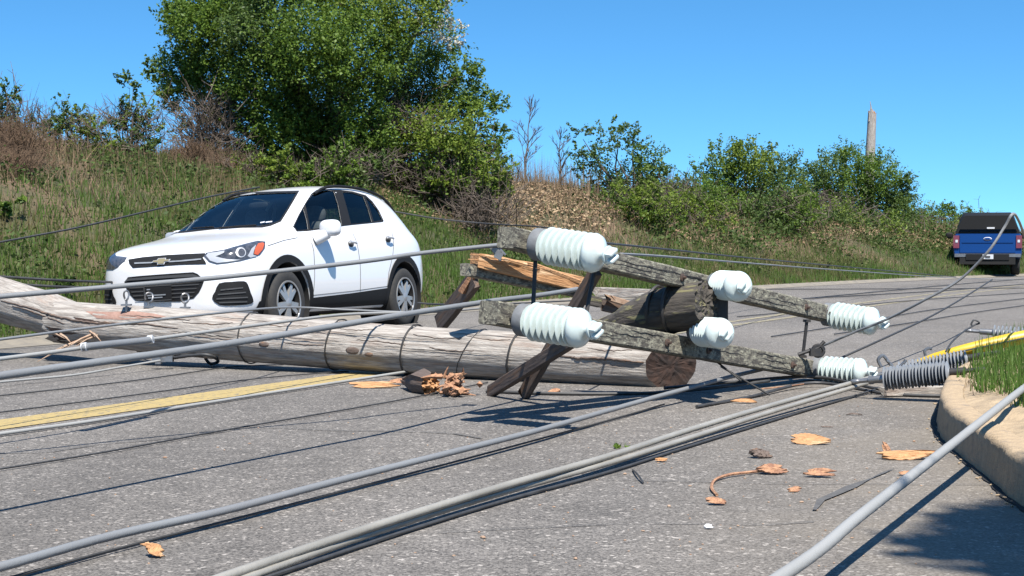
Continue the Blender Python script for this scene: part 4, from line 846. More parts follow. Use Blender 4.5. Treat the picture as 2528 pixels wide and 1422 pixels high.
# thin wires at the left, over the bank and behind the car
cable(ext(C((0, 598, 15.5), (200, 560, 16.5), (400, 513, 18), (520, 485, 19.5), (640, 462, 21)), 3), .011, 'wire', 'thin dark wire sagging across the grassy bank left of the car', 'wire', 5, 'wire')
cable(ext(C((0, 683, 13.5), (150, 692, 14), (285, 697, 15), (500, 705, 18.5)), 3), .012, 'wire', 'upper of two thick dark wires passing behind the car at the left', 'wire', 6, 'wire')
cable(ext(C((0, 700, 13.5), (150, 708, 14), (285, 714, 15), (500, 730, 18.5)), 3), .012, 'wire', 'lower of two thick dark wires passing behind the car at the left', 'wire', 6, 'wire')
cable(C((960, 520, 21), (1080, 540, 21), (1200, 552, 21), (1330, 560, 20), (1400, 572, 19)), .011, 'wire', 'dark wire hanging over the brush heap behind the car', 'wire', 5, 'wire')
cable(C((1030, 748, 14.5), (1100, 752, 15), (1250, 750, 18), (1500, 738, 21)), .010, 'wire', 'dark wire along the far road edge right of the car', 'wire', 5, 'wire')
cable(C((1490, 600, 12), (1640, 615, 15), (1850, 637, 20), (2100, 660, 27), (2360, 684, 38)), .010, 'wire', 'upper thin dark wire in front of the green bank right of centre', 'wire', 5, 'wire')
cable(C((1530, 627, 9), (1650, 634, 11), (1850, 650, 16), (2100, 669, 24), (2350, 686, 36), (2500, 690, 40)), .0085, 'cable', 'lower grey wire in front of the green bank right of centre', 'wire', 5, 'wire')
cable(ext(C((2035, 852, 9.9), (2110, 820, 9.7), (2190, 788, 9.5), (2280, 742, 9.3), (2370, 690, 9.2), (2440, 620, 9.1), (2480, 560, 9.1), (2500, 528, 9.1), (2515, 545, 9.3), (2532, 590, 9.6)), 0, .8), .0085, 'cable', 'wire arching up across the pickup and over at the right edge', 'wire', 6, 'wire')
cable(C((2075, 884, 10.3), (2190, 832, 11), (2290, 785, 12.5), (2370, 740, 14), (2450, 690, 17)), .008, 'wire', 'dark wire rising from the right end of the lower cross arm toward the pickup', 'wire', 5, 'wire')
for i, pts in enumerate([((1872, 714, .02), (2240, 713, .02), (2528, 711, .02)), ((1975, 738, .02), (2150, 722, .02), (2350, 703, .02), (2540, 688, .02)), ((1900, 742, .02), (2150, 728, .02), (2350, 716, .02), (2545, 700, .02)),
                  ((1904, 831, .015), (2100, 800, .015), (2300, 765, .015), (2545, 735, .015)), ((1820, 782, .015), (2040, 762, .015), (2250, 742, .015), (2545, 722, .015)), ((2060, 825, .015), (2260, 795, .015), (2400, 772, .015), (2545, 752, .015))]):
    cable(g(*pts), .010 if i < 3 else .007, 'wire', ['farthest thin wire crossing the distant road level with the pickup wheels', 'thin wire slanting across the distant road below the pickup', 'second thin wire slanting below the pickup across the distant road',
          'thin wire on the far lane just right of the right hand upper insulator', 'thin wire beside the distant yellow line', 'thin wire on the near lane of the distant road'][i], 'wire', 5, 'wire')
for i, pts in enumerate([((1640, 958, .02), (1800, 944, .03), (2010, 930, .04), (2180, 962, .02), (2345, 968, .02)), ((1720, 1004, .012), (1850, 980, .012), (2010, 945, .03), (2190, 972, .012), (2350, 978, .012)), ((1200, 966, .012), (1400, 972, .012), (1650, 968, .012), (1900, 940, .05))]):
    cable(g(*pts), .010, 'wire', ['black cable on the road under the right end of the cross arms', 'second black cable in front of the first, under the right end of the cross arms', 'black wire on the road along the butt of the fallen pole'][i], 'wire', 6, 'wire')
cable(C((1780, 905, 9.4), (1900, 975, 9.0)), .006, 'wire', 'first of two thin crossing wires under the lower cross arm', 'wire', 5, 'wire', False)
cable(C((1740, 870, 9.4), (1830, 940, 9.1)), .006, 'wire', 'second of two thin crossing wires under the lower cross arm', 'wire', 5, 'wire', False)
for i, (pts) in enumerate([((1480, 566, 7.5), (1600, 640, 9), (1640, 655, 9.2))][:0]): pass

# ------------------------------------------------------------ polymer insulators and yellow guard at the right
def polymer(P0, P1, n, r, label, seed):
    M = zto(P0, P1); L_ = (P1 - P0).length; t = empty('polymer_insulator', M, label, 'insulator', 'polymer insulators by the kerb')
    pr = [(0, .0), (.016, 0), (.016, .02)]; z = .03; st_ = (L_ - .06) / n
    for i in range(n):
        rr = r * (1.0 if i % 2 == 0 else .93); pr += [(.022, z), (.024, z + st_ * .25), (rr * .98, z + st_ * .38), (rr, z + st_ * .46), (rr * .97, z + st_ * .52), (.026, z + st_ * .72), (.022, z + st_ * .95)]; z += st_
    pr += [(.016, L_ - .02), (.016, L_), (0, L_)]
    mb = MB(); mb.lathe(pr, 28, cap=False); part('shed_stack', mb.mesh('shed_stack', True, 45), M_['poly'], t, local=True)
    mb = MB(); mb.tube([(0, 0, -.12), (0, 0, -.05)], .014, 8); mb.tube([(0, 0, -.06), (0, 0, .03)], .022, 12); mb.blob((0, 0, -.14), (.026, .014, .03), 3); part('end_fitting', mb.mesh('end_fitting'), M_['steel'], t, local=True)
    mb = MB(); mb.tube([(0, 0, L_ - .03), (0, 0, L_ + .06)], .022, 12); mb.tube([(0, 0, L_ + .05), (0, 0, L_ + .12)], .013, 8); mb.blob((0, 0, L_ + .14), (.024, .014, .03), 3); part('end_fitting', mb.mesh('end_fitting'), M_['black'], t, local=True)
    return t
polymer(W(2170, 936, 8.9), W(2358, 918, 8.7), 20, .072, 'nearest grey polymer insulator, lying at the end of the two thick cables', 1)
polymer(W(2208, 918, 9.9), W(2402, 882, 9.7), 20, .062, 'grey polymer insulator lying just behind the nearest one and against the yellow guard', 2)
polymer(W(2440, 820, 11.2), W(2600, 832, 11.0), 14, .057, 'grey polymer insulator at the right edge, behind the island grass', 3)
yg = empty('line_guard', W(2380, 870, 10.4), 'bright yellow plastic line guard lying behind the polymer insulators', 'line guard')
P = C((2262, 893, 10.5), (2310, 880, 10.45), (2370, 866, 10.4), (2430, 853, 10.4), (2500, 838, 10.4), (2590, 820, 10.4)); mb = MB(); mb.tube(P, [.010, .026, .036, .044, .046, .046], 14)
part('tube', mb.mesh('tube'), M_['guard'], yg); mb = MB(); mb.tube([p + Vector((0, -.05, .0)) for p in P[1:]], .006, 5); part('seam', mb.mesh('seam'), M_['gap'], yg)
cable(C((2335, 868, 10.0), (2352, 842, 10.4), (2380, 818, 10.8), (2405, 803, 11), (2418, 797, 11), (2405, 790, 11), (2398, 800, 11), (2402, 806, 11)), .0065, 'wire', 'curled black lead reaching the polymer insulator at the right edge', 'wire', 6, 'wire')
for i, pts in enumerate([((2175, 905, 9.1), (2168, 888, 9.1), (2180, 878, 9.1), (2192, 892, 9.1), (2203, 905, 9.1)), ((2285, 878, 9.9), (2283, 866, 9.9), (2292, 860, 9.9), (2300, 862, 9.9)), ((2222, 905, 9.2), (2232, 895, 9.2), (2236, 888, 9.2))]):
    cable(C(*pts), .010, 'steel', ['bent metal tie standing up behind the nearest polymer insulator', 'small metal hook against the tip of the yellow guard', 'short metal tie between the two front polymer insulators'][i], 'metal_tie', 6, 'metal tie')
mb = MB(); a0 = G(2178, 978, .02); 
for k in range(1):
    o = plank(G(2170, 968, .03), G(2350, 962, .03), .05, .05, M_['pole'], 77, .05, .05, 'splinter'); tag(o, 'grey splintered stick lying under the nearest polymer insulator', 'splinter')

# ------------------------------------------------------------ splinters on the road
def chip(px, py, L_, w_, t_, yaw, seed, mt, label, lift=0.0, cat='wood chip', name='wood_chip', tip=.3, tilt=0.0, roll=.5):
    rnd = random.Random(seed); w_ *= 1.05; nx, ny = 14, 7; mb = MB(); top = []; bot = []
    e0 = [rnd.uniform(0, .28) * L_ for _ in range(ny)]; e1 = [rnd.uniform(0, .36) * L_ for _ in range(ny)]; curl = rnd.uniform(.1, .42); bow = rnd.uniform(-.04, .10) * L_; sk = rnd.uniform(-.3, .3)
    for i in range(nx):
        f = i / (nx - 1); env = max(tip, math.sin(math.pi * (.12 + .76 * f)) ** .6)
        for j in range(ny):
            g = j / (ny - 1) * 2 - 1; x = -L_ / 2 + e0[j] * (1 - f) + (L_ - e1[j]) * f; y = g * w_ / 2 * env * rnd.uniform(.92, 1.06) + sk * w_ * (f - .5)
            z = .002 + curl * w_ * .5 * g * g + bow * math.sin(math.pi * f) * .6 + rnd.uniform(0, .10) * t_; th = t_ * (.18 + .3 * (1 - abs(g))) * rnd.uniform(.7, 1.15)
            bot.append((x, y, z)); top.append((x + rnd.uniform(-.004, .004), y, z + th))
    q = lambda i, j: i * ny + j; n_ = nx * ny; F_ = []
    for i in range(nx - 1):
        for j in range(ny - 1): F_ += [(n_ + q(i, j), n_ + q(i + 1, j), n_ + q(i + 1, j + 1), n_ + q(i, j + 1)), (q(i, j), q(i, j + 1), q(i + 1, j + 1), q(i + 1, j))]
        F_ += [(q(i, 0), q(i + 1, 0), n_ + q(i + 1, 0), n_ + q(i, 0)), (q(i + 1, ny - 1), q(i, ny - 1), n_ + q(i, ny - 1), n_ + q(i + 1, ny - 1))]
    for j in range(ny - 1): F_ += [(q(0, j + 1), q(0, j), n_ + q(0, j), n_ + q(0, j + 1)), (q(nx - 1, j), q(nx - 1, j + 1), n_ + q(nx - 1, j + 1), n_ + q(nx - 1, j))]
    mb.add(bot + top, F_)
    o = link(name, mb.mesh(name, False), M_[mt]); p = G(px, py + 6, 0) + Vector((0, 0, w_ * .30 * math.sin(roll))); o.matrix_world = Matrix.Translation(p) @ Matrix.Rotation(yaw, 4, 'Z') @ Matrix.Rotation(tilt, 4, 'Y') @ Matrix.Rotation(roll, 4, 'X'); tag(o, label, cat); return o
ck = empty('splintered_chunk', G(1080, 970), 'large splintered orange and brown wood chunk on the road in front of the pole', 'wood chunk')
sd, en = log([(0, 0, 0), (.40, 0, 0)], [.02, .05, .075, .06], 28, .02, .05, 31, .05, .06)
a = G(1000, 940, .05); b = G(1150, 962, .075); Mc = along(a, b); part('bark_side', sd, M_['brace'], ck, Mc); part('torn_end', en, M_['fresh'], ck, Mc)
rnd = random.Random(8); mb = MB()
for k in range(46):
    c = G(1110 + rnd.gauss(0, 20), 978 + rnd.gauss(0, 3)) + Vector((0, 0, rnd.uniform(.01, .13))); e = c + Vector((rnd.gauss(.03, .05), rnd.gauss(-.02, .03), rnd.gauss(.01, .03))); spike(mb, c, e, rnd.uniform(.008, .024), 4)
part('torn_fibre', mb.mesh('torn_fibre', False), M_['chip'], ck)
chip(930, 952, .36, .07, .02, -.05, 3, 'fresh', 'long pale flat splinter pointing left from the large chunk')
chip(985, 944, .22, .05, .02, .02, 33, 'chip', 'dark brown splinter touching the left of the large chunk')
chip(1368, 966, .09, .05, .015, .2, 4, 'chip', 'small chip between the two brace ends and the pole')
chip(380, 1368, .065, .06, .02, .6, 5, 'fresh', 'small square orange chip at the lower left of the road', tip=.75)
chip(1840, 990, .17, .035, .014, -.15, 6, 'fresh', 'thin orange splinter on the road below the middle insulators')
chip(2002, 1090, .19, .085, .02, -.35, 7, 'fresh', 'largest flat yellow orange chip, leaf shaped, left of the kerb', tip=.35)
chip(1876, 1124, .11, .06, .045, .5, 8, 'brace', 'curled brown chip left of the leaf shaped orange chip', tip=.6)
chip(1905, 1164, .13, .06, .025, .2, 9, 'chip', 'pinkish split chip with a curved strip beside it')
chip(2022, 1172, .14, .045, .018, -.1, 10, 'chip', 'reddish thin chip in the middle of the kerbside debris')
chip(2240, 1128, .30, .06, .03, .0, 11, 'fresh', 'long jagged orange splinter beside the kerb')
chip(2190, 1112, .10, .03, .03, -1.1, 12, 'chip', 'upright thorn of wood at the left end of the jagged splinter', tilt=.7)
chip(1768, 1240, .08, .035, .012, 0, 13, 'chip', 'small red brown crumb below the curved strip')
chip(1632, 1134, .06, .022, .01, .1, 14, 'fresh', 'tiny pale chip touching the two thick cables')
chip(1962, 1208, .07, .03, .012, .4, 15, 'chip', 'small faded chip below the reddish thin one')
chip(2240, 1168, .09, .02, .008, .3, 16, 'chip', 'faint thin chip between the jagged splinter and the pale cable')
chip(1748, 1300, .035, .018, .01, .1, 17, 'plate', 'tiny white fragment on the foreground road')
chip(2110, 1020, .10, .012, .008, -.1, 18, 'brace', 'short dark stick near the kerb end of the thick cables', cat='stick', name='stick')
chip(2040, 1050, .07, .010, .006, -.2, 19, 'brace', 'shorter dark stick left of the short one near the kerb', cat='stick', name='stick')
cable(g((1770, 1222, .006), (1757, 1205, .008), (1765, 1185, .01), (1800, 1172, .012), (1850, 1166, .01), (1900, 1160, .008)), .006, 'chip', 'thin curved wood strip hooked on the road', 'wood_strip', 5, 'wood strip')
cable(g((1562, 1160, .006), (1575, 1172, .015), (1588, 1192, .006)), .004, 'wire', 'small dark curved twig on the foreground road', 'twig', 5, 'twig')
cable(g((1880, 960, .01), (1930, 955, .02), (1985, 948, .04)), .004, 'chip', 'thin twig on the road behind the orange splinter', 'twig', 5, 'twig')
rgl = np.random.default_rng(3); o = link('leaf_scrap', np_mesh('leaf_scrap', leaves_np(np.array(G(1530, 1100, .012)), .035, 24, .028, rgl, .25), 4), M_['leafA']); tag(o, 'scrap of green leaves lying on the foreground road', 'leaves')
mb = MB(); rnd = random.Random(55)
for k in range(300):
    px = rnd.uniform(1350, 2330) if k > 90 else rnd.uniform(0, 1350); py = rnd.uniform(985, 1400); p = G(px, py); 
    if p.x > np.interp(p.y, [q.y for q in kp], [q.x for q in kp]) - .05: continue
    s_ = rnd.uniform(.0015, .0042) * (1 if rnd.random() < .95 else 1.8); mb.blob((0, 0, s_ * .5), (s_ * rnd.uniform(.8, 2.2), s_, s_ * .7), 2, 5, 4, Matrix.Translation(p) @ Matrix.Rotation(rnd.uniform(0, 6), 4, 'Z'))
tag(link('grit', mb.mesh('grit', False), M_['tan']), 'fine wood crumbs and grit scattered on the road', 'grit', kind='stuff')
# leaning dark debris along the kerb foot
mb = MB(); rnd = random.Random(66)
for k in range(110):
    t = rnd.uniform(3, 9); i = int(np.interp(t, [kp[0].y, kp[-1].y], [0, 1])); x = np.interp(t, [q.y for q in kp], [q.x for q in kp]); p = Vector((x - .014 - abs(rnd.gauss(0, .018)), t, .002)); s_ = rnd.uniform(.002, .0065)
    mb.blob((0, 0, s_ * .4), (s_ * rnd.uniform(.8, 2), s_, s_ * .6), 2, 5, 4, Matrix.Translation(p) @ Matrix.Rotation(rnd.uniform(0, 6), 4, 'Z'))
tag(link('kerb_grit', mb.mesh('kerb_grit', False), M_['curb']), 'dark grit gathered along the foot of the kerb', 'grit', kind='stuff')
# ------------------------------------------------------------ white car
CM = Matrix.Translation((-2.99, 15.42, -.05)) @ Matrix.Rotation(R(-112.7), 4, 'Z') @ Matrix.Rotation(R(-.4), 4, 'Y') @ Matrix.Rotation(R(2.9), 4, 'X')
car = empty('parked_car', CM, 'white compact SUV parked on the far side of the road behind the fallen pole', 'car')
ST = [(.875, .30, .36, .60, .34, .66, .31, .685, .28, .70), (.845, .25, .60, .66, .57, .74, .52, .77, .46, .79), (.77, .22, .76, .74, .735, .82, .69, .85, .62, .87), (.62, .20, .84, .82, .82, .885, .78, .905, .70, .935),
      (.40, .19, .87, .88, .855, .935, .815, .955, .75, .985), (.10, .19, .885, .93, .865, .985, .825, 1.0, .76, 1.035), (-.20, .19, .888, .95, .87, 1.01, .815, 1.04, .76, 1.08), (-.45, .19, .888, .955, .87, 1.02, .81, 1.13, .715, 1.19),
      (-.75, .19, .888, .96, .87, 1.03, .81, 1.30, .66, 1.36), (-1.05, .19, .888, .96, .87, 1.04, .81, 1.45, .615, 1.50), (-1.4, .19, .888, .965, .87, 1.05, .81, 1.535, .59, 1.595), (-1.9, .19, .888, .975, .87, 1.075, .81, 1.555, .58, 1.625),
      (-2.4, .19, .888, 1.0, .87, 1.11, .805, 1.53, .575, 1.60), (-2.8, .21, .88, 1.01, .855, 1.125, .775, 1.45, .56, 1.535), (-3.02, .24, .855, 1.0, .825, 1.09, .735, 1.31, .55, 1.44), (-3.12, .26, .83, .97, .80, 1.03, .72, 1.14, .62, 1.24), (-3.25, .30, .77, .90, .75, .95, .70, 1.0, .64, 1.04), (-3.34, .36, .60, .82, .58, .86, .55, .88, .50, .90)]
def ring(s):
    x, zb, w_, zs, ws, zl, wl, zr, wr, zt = s
    half = [(0, zb), (w_ * .5, zb), (w_ * .86, zb + .01), (w_ * .965, zb + .07), (w_ * 1.0, zb + (zs - zb) * .38), (w_ * .998, zb + (zs - zb) * .7), (ws, zs), (wl, zl), ((wl + wr) / 2 + .012, (zl + zr) / 2 + .005), (wr, zr), (wr * .9, zr + (zt - zr) * .42), (wr * .5, zt - (zt - zr) * .14), (0, zt)]
    full = half + [(-y, z) for y, z in half[-2:0:-1]]
    return [(x, y, z) for y, z in full]
rings = [ring(s) for s in ST]; kk = len(rings[0]); mb = MB(); mb.add([v for r_ in rings for v in r_], [(i * kk + j, i * kk + (j + 1) % kk, (i + 1) * kk + (j + 1) % kk, (i + 1) * kk + j) for i in range(len(rings) - 1) for j in range(kk)] + [tuple(range(kk))[::-1], tuple(range((len(rings) - 1) * kk, len(rings) * kk))])
hull = link('body', mb.mesh('body', True, 60), M_['white'])
bm = bmesh.new(); bm.from_mesh(hull.data); bmesh.ops.recalc_face_normals(bm, faces=bm.faces); bm.to_mesh(hull.data); bm.free()
hull.data.materials.append(M_['dark']); ss = hull.modifiers.new('s', 'SUBSURF'); ss.levels = 2; ss.render_levels = 2
dg = bpy.context.evaluated_depsgraph_get(); smooth_me = bpy.data.meshes.new_from_object(hull.evaluated_get(dg))
bvh = BVHTree.FromPolygons([v.co.copy() for v in smooth_me.vertices], [tuple(p.vertices) for p in smooth_me.polygons])
CI = CM.inverted(); cl_ = CI @ CAM
Zc = lambda p: (250 + p[0] / 3.083, 420 + p[1] / 3.083)
WS_OUT = [(478, 490), (545, 442), (635, 380), (745, 304), (872, 212), (1000, 186), (1150, 170), (1330, 162), (1508, 158), (1470, 225), (1420, 310), (1368, 392), (1290, 425), (1225, 438), (1050, 440), (850, 452), (650, 475)]
WS_IN = [(535, 474), (610, 418), (705, 348), (880, 230), (1000, 202), (1150, 186), (1330, 176), (1484, 172), (1450, 235), (1405, 310), (1358, 384), (1290, 410), (1210, 424), (1050, 428), (850, 440), (660, 462)]
SIDE_OUT = [(1458, 432), (1500, 345), (1555, 248), (1600, 180), (1640, 152), (1720, 146), (1820, 152), (1910, 163), (2012, 192), (2062, 238), (2112, 308), (2148, 386), (2142, 395), (1900, 419), (1780, 434), (1570, 464), (1487, 468)]
PANES = [('quarter_glass', [(1468, 430), (1503, 352), (1536, 292), (1562, 380), (1572, 452), (1490, 460)]), ('door_glass', [(1553, 262), (1604, 188), (1642, 160), (1720, 155), (1768, 160), (1800, 260), (1830, 420), (1590, 450)]), ('door_glass', [(1835, 168), (1910, 175), (1992, 200), (2028, 290), (2058, 396), (1900, 410), (1872, 300)]), ('quarter_glass', [(2010, 205), (2058, 248), (2106, 312), (2138, 380), (2072, 392), (2042, 290)])]
cut = MB(); cut_pieces = []
def hit_px(a, b):
    d_ = (CI.to_3x3() @ ray(a, b)).normalized(); h = bvh.ray_cast(cl_, d_)[0]
    if h is None:
        best = min((bvh.find_nearest(cl_ + d_ * t_) for t_ in np.linspace(13.5, 19.5, 61)), key=lambda q: q[3]); h = best[0]
    return h, d_
def window_cut(poly, deep, mirror):
    P2, Fc = fill2d([Zc(p) for p in poly], 14); nb = []; fb = []
    for x, y in P2:
        h, d_ = hit_px(x, y); nb.append(h - d_ * .10); fb.append(h + d_ * deep)
    n = len(P2); from_edges = {}
    for f in Fc:
        for i in range(len(f)): from_edges[(f[i], f[(i + 1) % len(f)])] = 1
    bd = [e for e in from_edges if (e[1], e[0]) not in from_edges]
    F_ = [tuple(f) for f in Fc] + [tuple(i + n for i in f)[::-1] for f in Fc] + [(e[1], e[0], e[0] + n, e[1] + n) for e in bd]
    cut_pieces.append(MB().add(nb + fb, F_))
    if mirror: cut_pieces.append(MB().add([Vector((v.x, -v.y, v.z)) for v in nb + fb], [f[::-1] for f in F_]))
window_cut(WS_IN, .16, False)
for _, pl in PANES: window_cut(pl, .10, True)
cut_pieces.append(MB().box((-3.05, 0, 1.30), (.18, .45, .12)))
for wx in (0, -2.555):
    for sy in (1, -1):
        Mw = Matrix.Translation((wx, sy * .80, .335)) @ Matrix.Rotation(math.pi / 2, 4, 'X'); b_ = len(cut.v)
        cut.lathe([(.405, -.22), (.405, .22)], 48, Mw)
cut_pieces.append(cut)
tmp_cut = []
for cp in cut_pieces:
    if not cp.v: continue
    co = link('cutter', cp.mesh('cutter', False)); tmp_cut.append(co)
    bm = bmesh.new(); bm.from_mesh(co.data); bmesh.ops.recalc_face_normals(bm, faces=bm.faces); bm.to_mesh(co.data); bm.free()
so_ = hull.modifiers.new('sol', 'SOLIDIFY'); so_.thickness = .018; so_.offset = -1; so_.material_offset = 1; so_.material_offset_rim = 0
for co in tmp_cut:
    bo = hull.modifiers.new('b', 'BOOLEAN'); bo.object = co; bo.operation = 'DIFFERENCE'; bo.solver = 'EXACT'; bo.use_self = True
dg = bpy.context.evaluated_depsgraph_get(); dg.update(); cutm = bpy.data.meshes.new_from_object(hull.evaluated_get(dg))
for co in tmp_cut: bpy.data.objects.remove(co)
bpy.data.objects.remove(hull)
cutm.polygons.foreach_set('use_smooth', [True] * len(cutm.polygons)); cutm.set_sharp_from_angle(angle=R(38)); print('HULL', len(cutm.polygons), [m.name for m in cutm.materials if m])
part('body', cutm, None, car, local=True)
def smooth2(poly, k=3):
    P = [Vector((p[0], p[1], 0)) for p in poly]; n = len(P); o = []
    for i in range(n):
        a, b, c, d = P[(i - 1) % n], P[i], P[(i + 1) % n], P[(i + 2) % n]
        for j in range(k):
            t = j / k; q = .5 * ((2 * b) + (c - a) * t + (2 * a - 5 * b + 4 * c - d) * t * t + (3 * b - a - 3 * c + d) * t ** 3); o.append((q.x, q.y))
    return o
def patch(name, poly, mt, off=.004, step=None, mode='px', mirror=False, parent=None, sm=0, label=None, only_mirror=False, holes=()):
    """panel that follows the body surface"""
    if mode == 'px' and step is None: step = 9
    if mode == 'zoom': poly = [Zc(p) for p in poly]; step = step or 9
    if sm: poly = smooth2(poly, sm)
    if mode in ('side', 'front', 'rear') and step is None: step = .04
    P2, Fc = fill2d(poly, step, [[Zc(q) for q in h] for h in holes]); V = []; ok = []
    for (a, b) in P2:
        if mode in ('px', 'zoom'): o_ = cl_; d_ = (CI.to_3x3() @ ray(a, b)).normalized()
        elif mode == 'side': o_ = Vector((a, 3, b)); d_ = Vector((0, -1, 0))
        elif mode == 'front': o_ = Vector((4, a, b)); d_ = Vector((-1, 0, 0))
        else: o_ = Vector((-6, a, b)); d_ = Vector((1, 0, 0))
        h, nr, ix, ds = bvh.ray_cast(o_, d_)
        if h is None and mode in ('px', 'zoom'):
            best = None
            for t_ in np.linspace(13.5, 19.5, 61):
                hh_ = bvh.find_nearest(o_ + d_ * t_)
                if best is None or hh_[3] < best[3]: best = hh_
            if best[3] < .12: h, nr = best[0], best[1]; nr = nr if nr.dot(h - Vector((-1.2, 0, .8))) > 0 else -nr; V.append(tuple(h + nr * off)); ok.append(True); continue
        if h is None: V.append((0, 0, 0)); ok.append(False); continue
        if nr.dot(d_) > 0: nr = -nr
        V.append(tuple(h + nr * off)); ok.append(True)
    Fc = [f for f in Fc if all(ok[i] for i in f)]
    if not Fc: print('EMPTY PATCH', name); return None
    used = sorted({i for f in Fc for i in f}); mp_ = {u: i for i, u in enumerate(used)}
    V = [V[u] for u in used]; Fc = [tuple(mp_[i] for i in f) for f in Fc]; par = parent or car; o = None
    def mk(V_, F_):
        mb = MB(); mb.add(V_, F_); me = mb.mesh(name, True, 60); bm = bmesh.new(); bm.from_mesh(me); bmesh.ops.recalc_face_normals(bm, faces=bm.faces); bm.to_mesh(me); bm.free(); return part(name, me, M_[mt], par, local=True, label=label)
    if not only_mirror: o = mk(V, Fc)
    if mirror: mk([(x, -y, z) for x, y, z in V], [f[::-1] for f in Fc])
    return o
# glass
patch('windscreen_frame', WS_OUT, 'plastic', .003, mode='zoom', holes=[WS_IN])
patch('windscreen_glass', WS_IN, 'glassL', -.004, mode='zoom')
patch('window_surround', SIDE_OUT, 'plastic', .003, mode='zoom', mirror=True, holes=[p for _, p in PANES])
for nm, pl in PANES: patch(nm, pl, 'glass' if nm == 'quarter_glass' or pl[0][0] > 1830 else 'glassL', -.004, mode='zoom', mirror=True)
# lamps
for mir in (False,):
    hl = patch('headlight', [(782, 660), (800, 632), (850, 622), (930, 610), (1000, 590), (1100, 563), (1190, 541), (1248, 545), (1242, 595), (1205, 645), (1130, 672), (1060, 692), (960, 708), (880, 716), (820, 698)], 'lens', .006, 5, 'zoom', mirror=True)
    patch('lamp_chrome', [(800, 655), (815, 636), (880, 628), (940, 618), (935, 634), (905, 648), (870, 660), (960, 680), (1060, 684), (960, 700), (885, 708), (830, 690)], 'chrome', .010, 5, 'zoom')
    ci = [(1060 + 38 * math.cos(a), 630 + 37 * math.sin(a)) for a in [k * math.pi / 10 for k in range(20)]]
    patch('projector_ring', ci, 'chrome', .011, 4, 'zoom', mirror=True)
    patch('projector_lens', [(1064 + 26 * math.cos(a), 630 + 27 * math.sin(a)) for a in [k * math.pi / 8 for k in range(16)]], 'lens', .015, 4, 'zoom', mirror=True)
    patch('chrome_fin', [(1110, 655), (1140, 600), (1175, 570), (1160, 610), (1150, 645), (1180, 655), (1130, 668)], 'chrome', .010, 4, 'zoom', mirror=True)
    patch('turn_lamp', [(1157, 640), (1165, 600), (1190, 562), (1225, 556), (1236, 565), (1222, 606), (1185, 648)], 'amber', .012, 4, 'zoom', mirror=True)
# grille and bumper
def fpatch(name, poly, mt, off=.006, sm=0, mir=False, step=.03): return patch(name, poly, mt, off, step, 'front', mir, sm=sm)
patch('upper_grille', [(207, 682), (320, 664), (500, 648), (650, 640), (790, 634), (800, 650), (772, 664), (796, 700), (800, 716), (600, 722), (400, 735), (242, 746), (215, 715)], 'plastic', .005, 5, 'zoom')
patch('grille_bar', [(255, 708), (400, 702), (600, 691), (765, 676), (765, 686), (600, 701), (400, 712), (258, 718)], 'poly', .012, 4, 'zoom')
patch('badge', [(388, 712), (404, 696), (432, 692), (440, 680), (500, 676), (500, 688), (536, 684), (522, 702), (494, 706), (488, 722), (434, 726), (434, 712)], 'chrome', .018, 4, 'zoom')
patch('badge_centre', [(398, 709), (410, 699), (438, 696), (445, 684), (494, 681), (494, 692), (526, 689), (516, 699), (488, 702), (482, 717), (440, 721), (440, 708)], 'gold', .023, 4, 'zoom')
lg = patch('lower_grille', [(178, 856), (205, 815), (300, 805), (500, 790), (700, 777), (735, 790), (785, 838), (770, 880), (745, 930), (705, 975), (600, 1000), (420, 1002), (262, 992), (205, 930)], 'plastic', .005, 6, 'zoom')
for k in range(5):
    y = 846 + k * 30; patch('grille_slat', [(205 + k * 14, y + 18), (480, y + 4), (765 - k * 16, y - 10), (762 - k * 16, y - 3), (480, y + 11), (208 + k * 14, y + 25)], 'gap', .012, 5, 'zoom', parent=lg)
patch('bumper_lip', [(180, 852), (205, 826), (500, 803), (700, 790), (740, 806), (782, 838), (760, 846), (700, 812), (500, 822), (215, 842)], 'gap', .014, 5, 'zoom', parent=lg)
pl_ = patch('front_plate', [(336, 884), (440, 874), (545, 870), (551, 985), (440, 996), (343, 1000)], 'plastic', .028, 5, 'zoom')
patch('plate_frame', [(336, 884), (545, 870), (546, 877), (343, 890), (349, 994), (545, 982), (551, 989), (343, 1000)], 'gap', .031, 4, 'zoom', parent=pl_)
for (x, y, l) in [(362, 905, 26), (366, 950, 140), (372, 968, 110)]:
    patch('plate_text', [(x, y), (x + l, y - l * .06), (x + l, y - l * .06 + 9), (x, y + 9)], 'poly', .034, 4, 'zoom', parent=pl_)
fg = patch('fog_lamp_housing', [(845, 975), (868, 925), (898, 862), (990, 850), (1082, 845), (1112, 868), (1135, 935), (1156, 1000), (1110, 1022), (1000, 1030), (900, 1026)], 'plastic', .007, 5, 'zoom', mirror=True, sm=2)
for (a, b, c_, d_) in [(910, 908, 1075, 890), (890, 942, 1095, 925), (880, 975, 1110, 962), (900, 1003, 1105, 995)]:
    patch('slat', [(a, b), (c_, d_), (c_, d_ + 10), (a, b + 10)], 'gap', .014, 5, 'zoom', mirror=True)
patch('lower_valance', [(1180, 1042), (1200, 1000), (1235, 985), (1262, 975), (1262, 1075), (1150, 1075)], 'plastic', .006, 6, 'zoom', mirror=True)
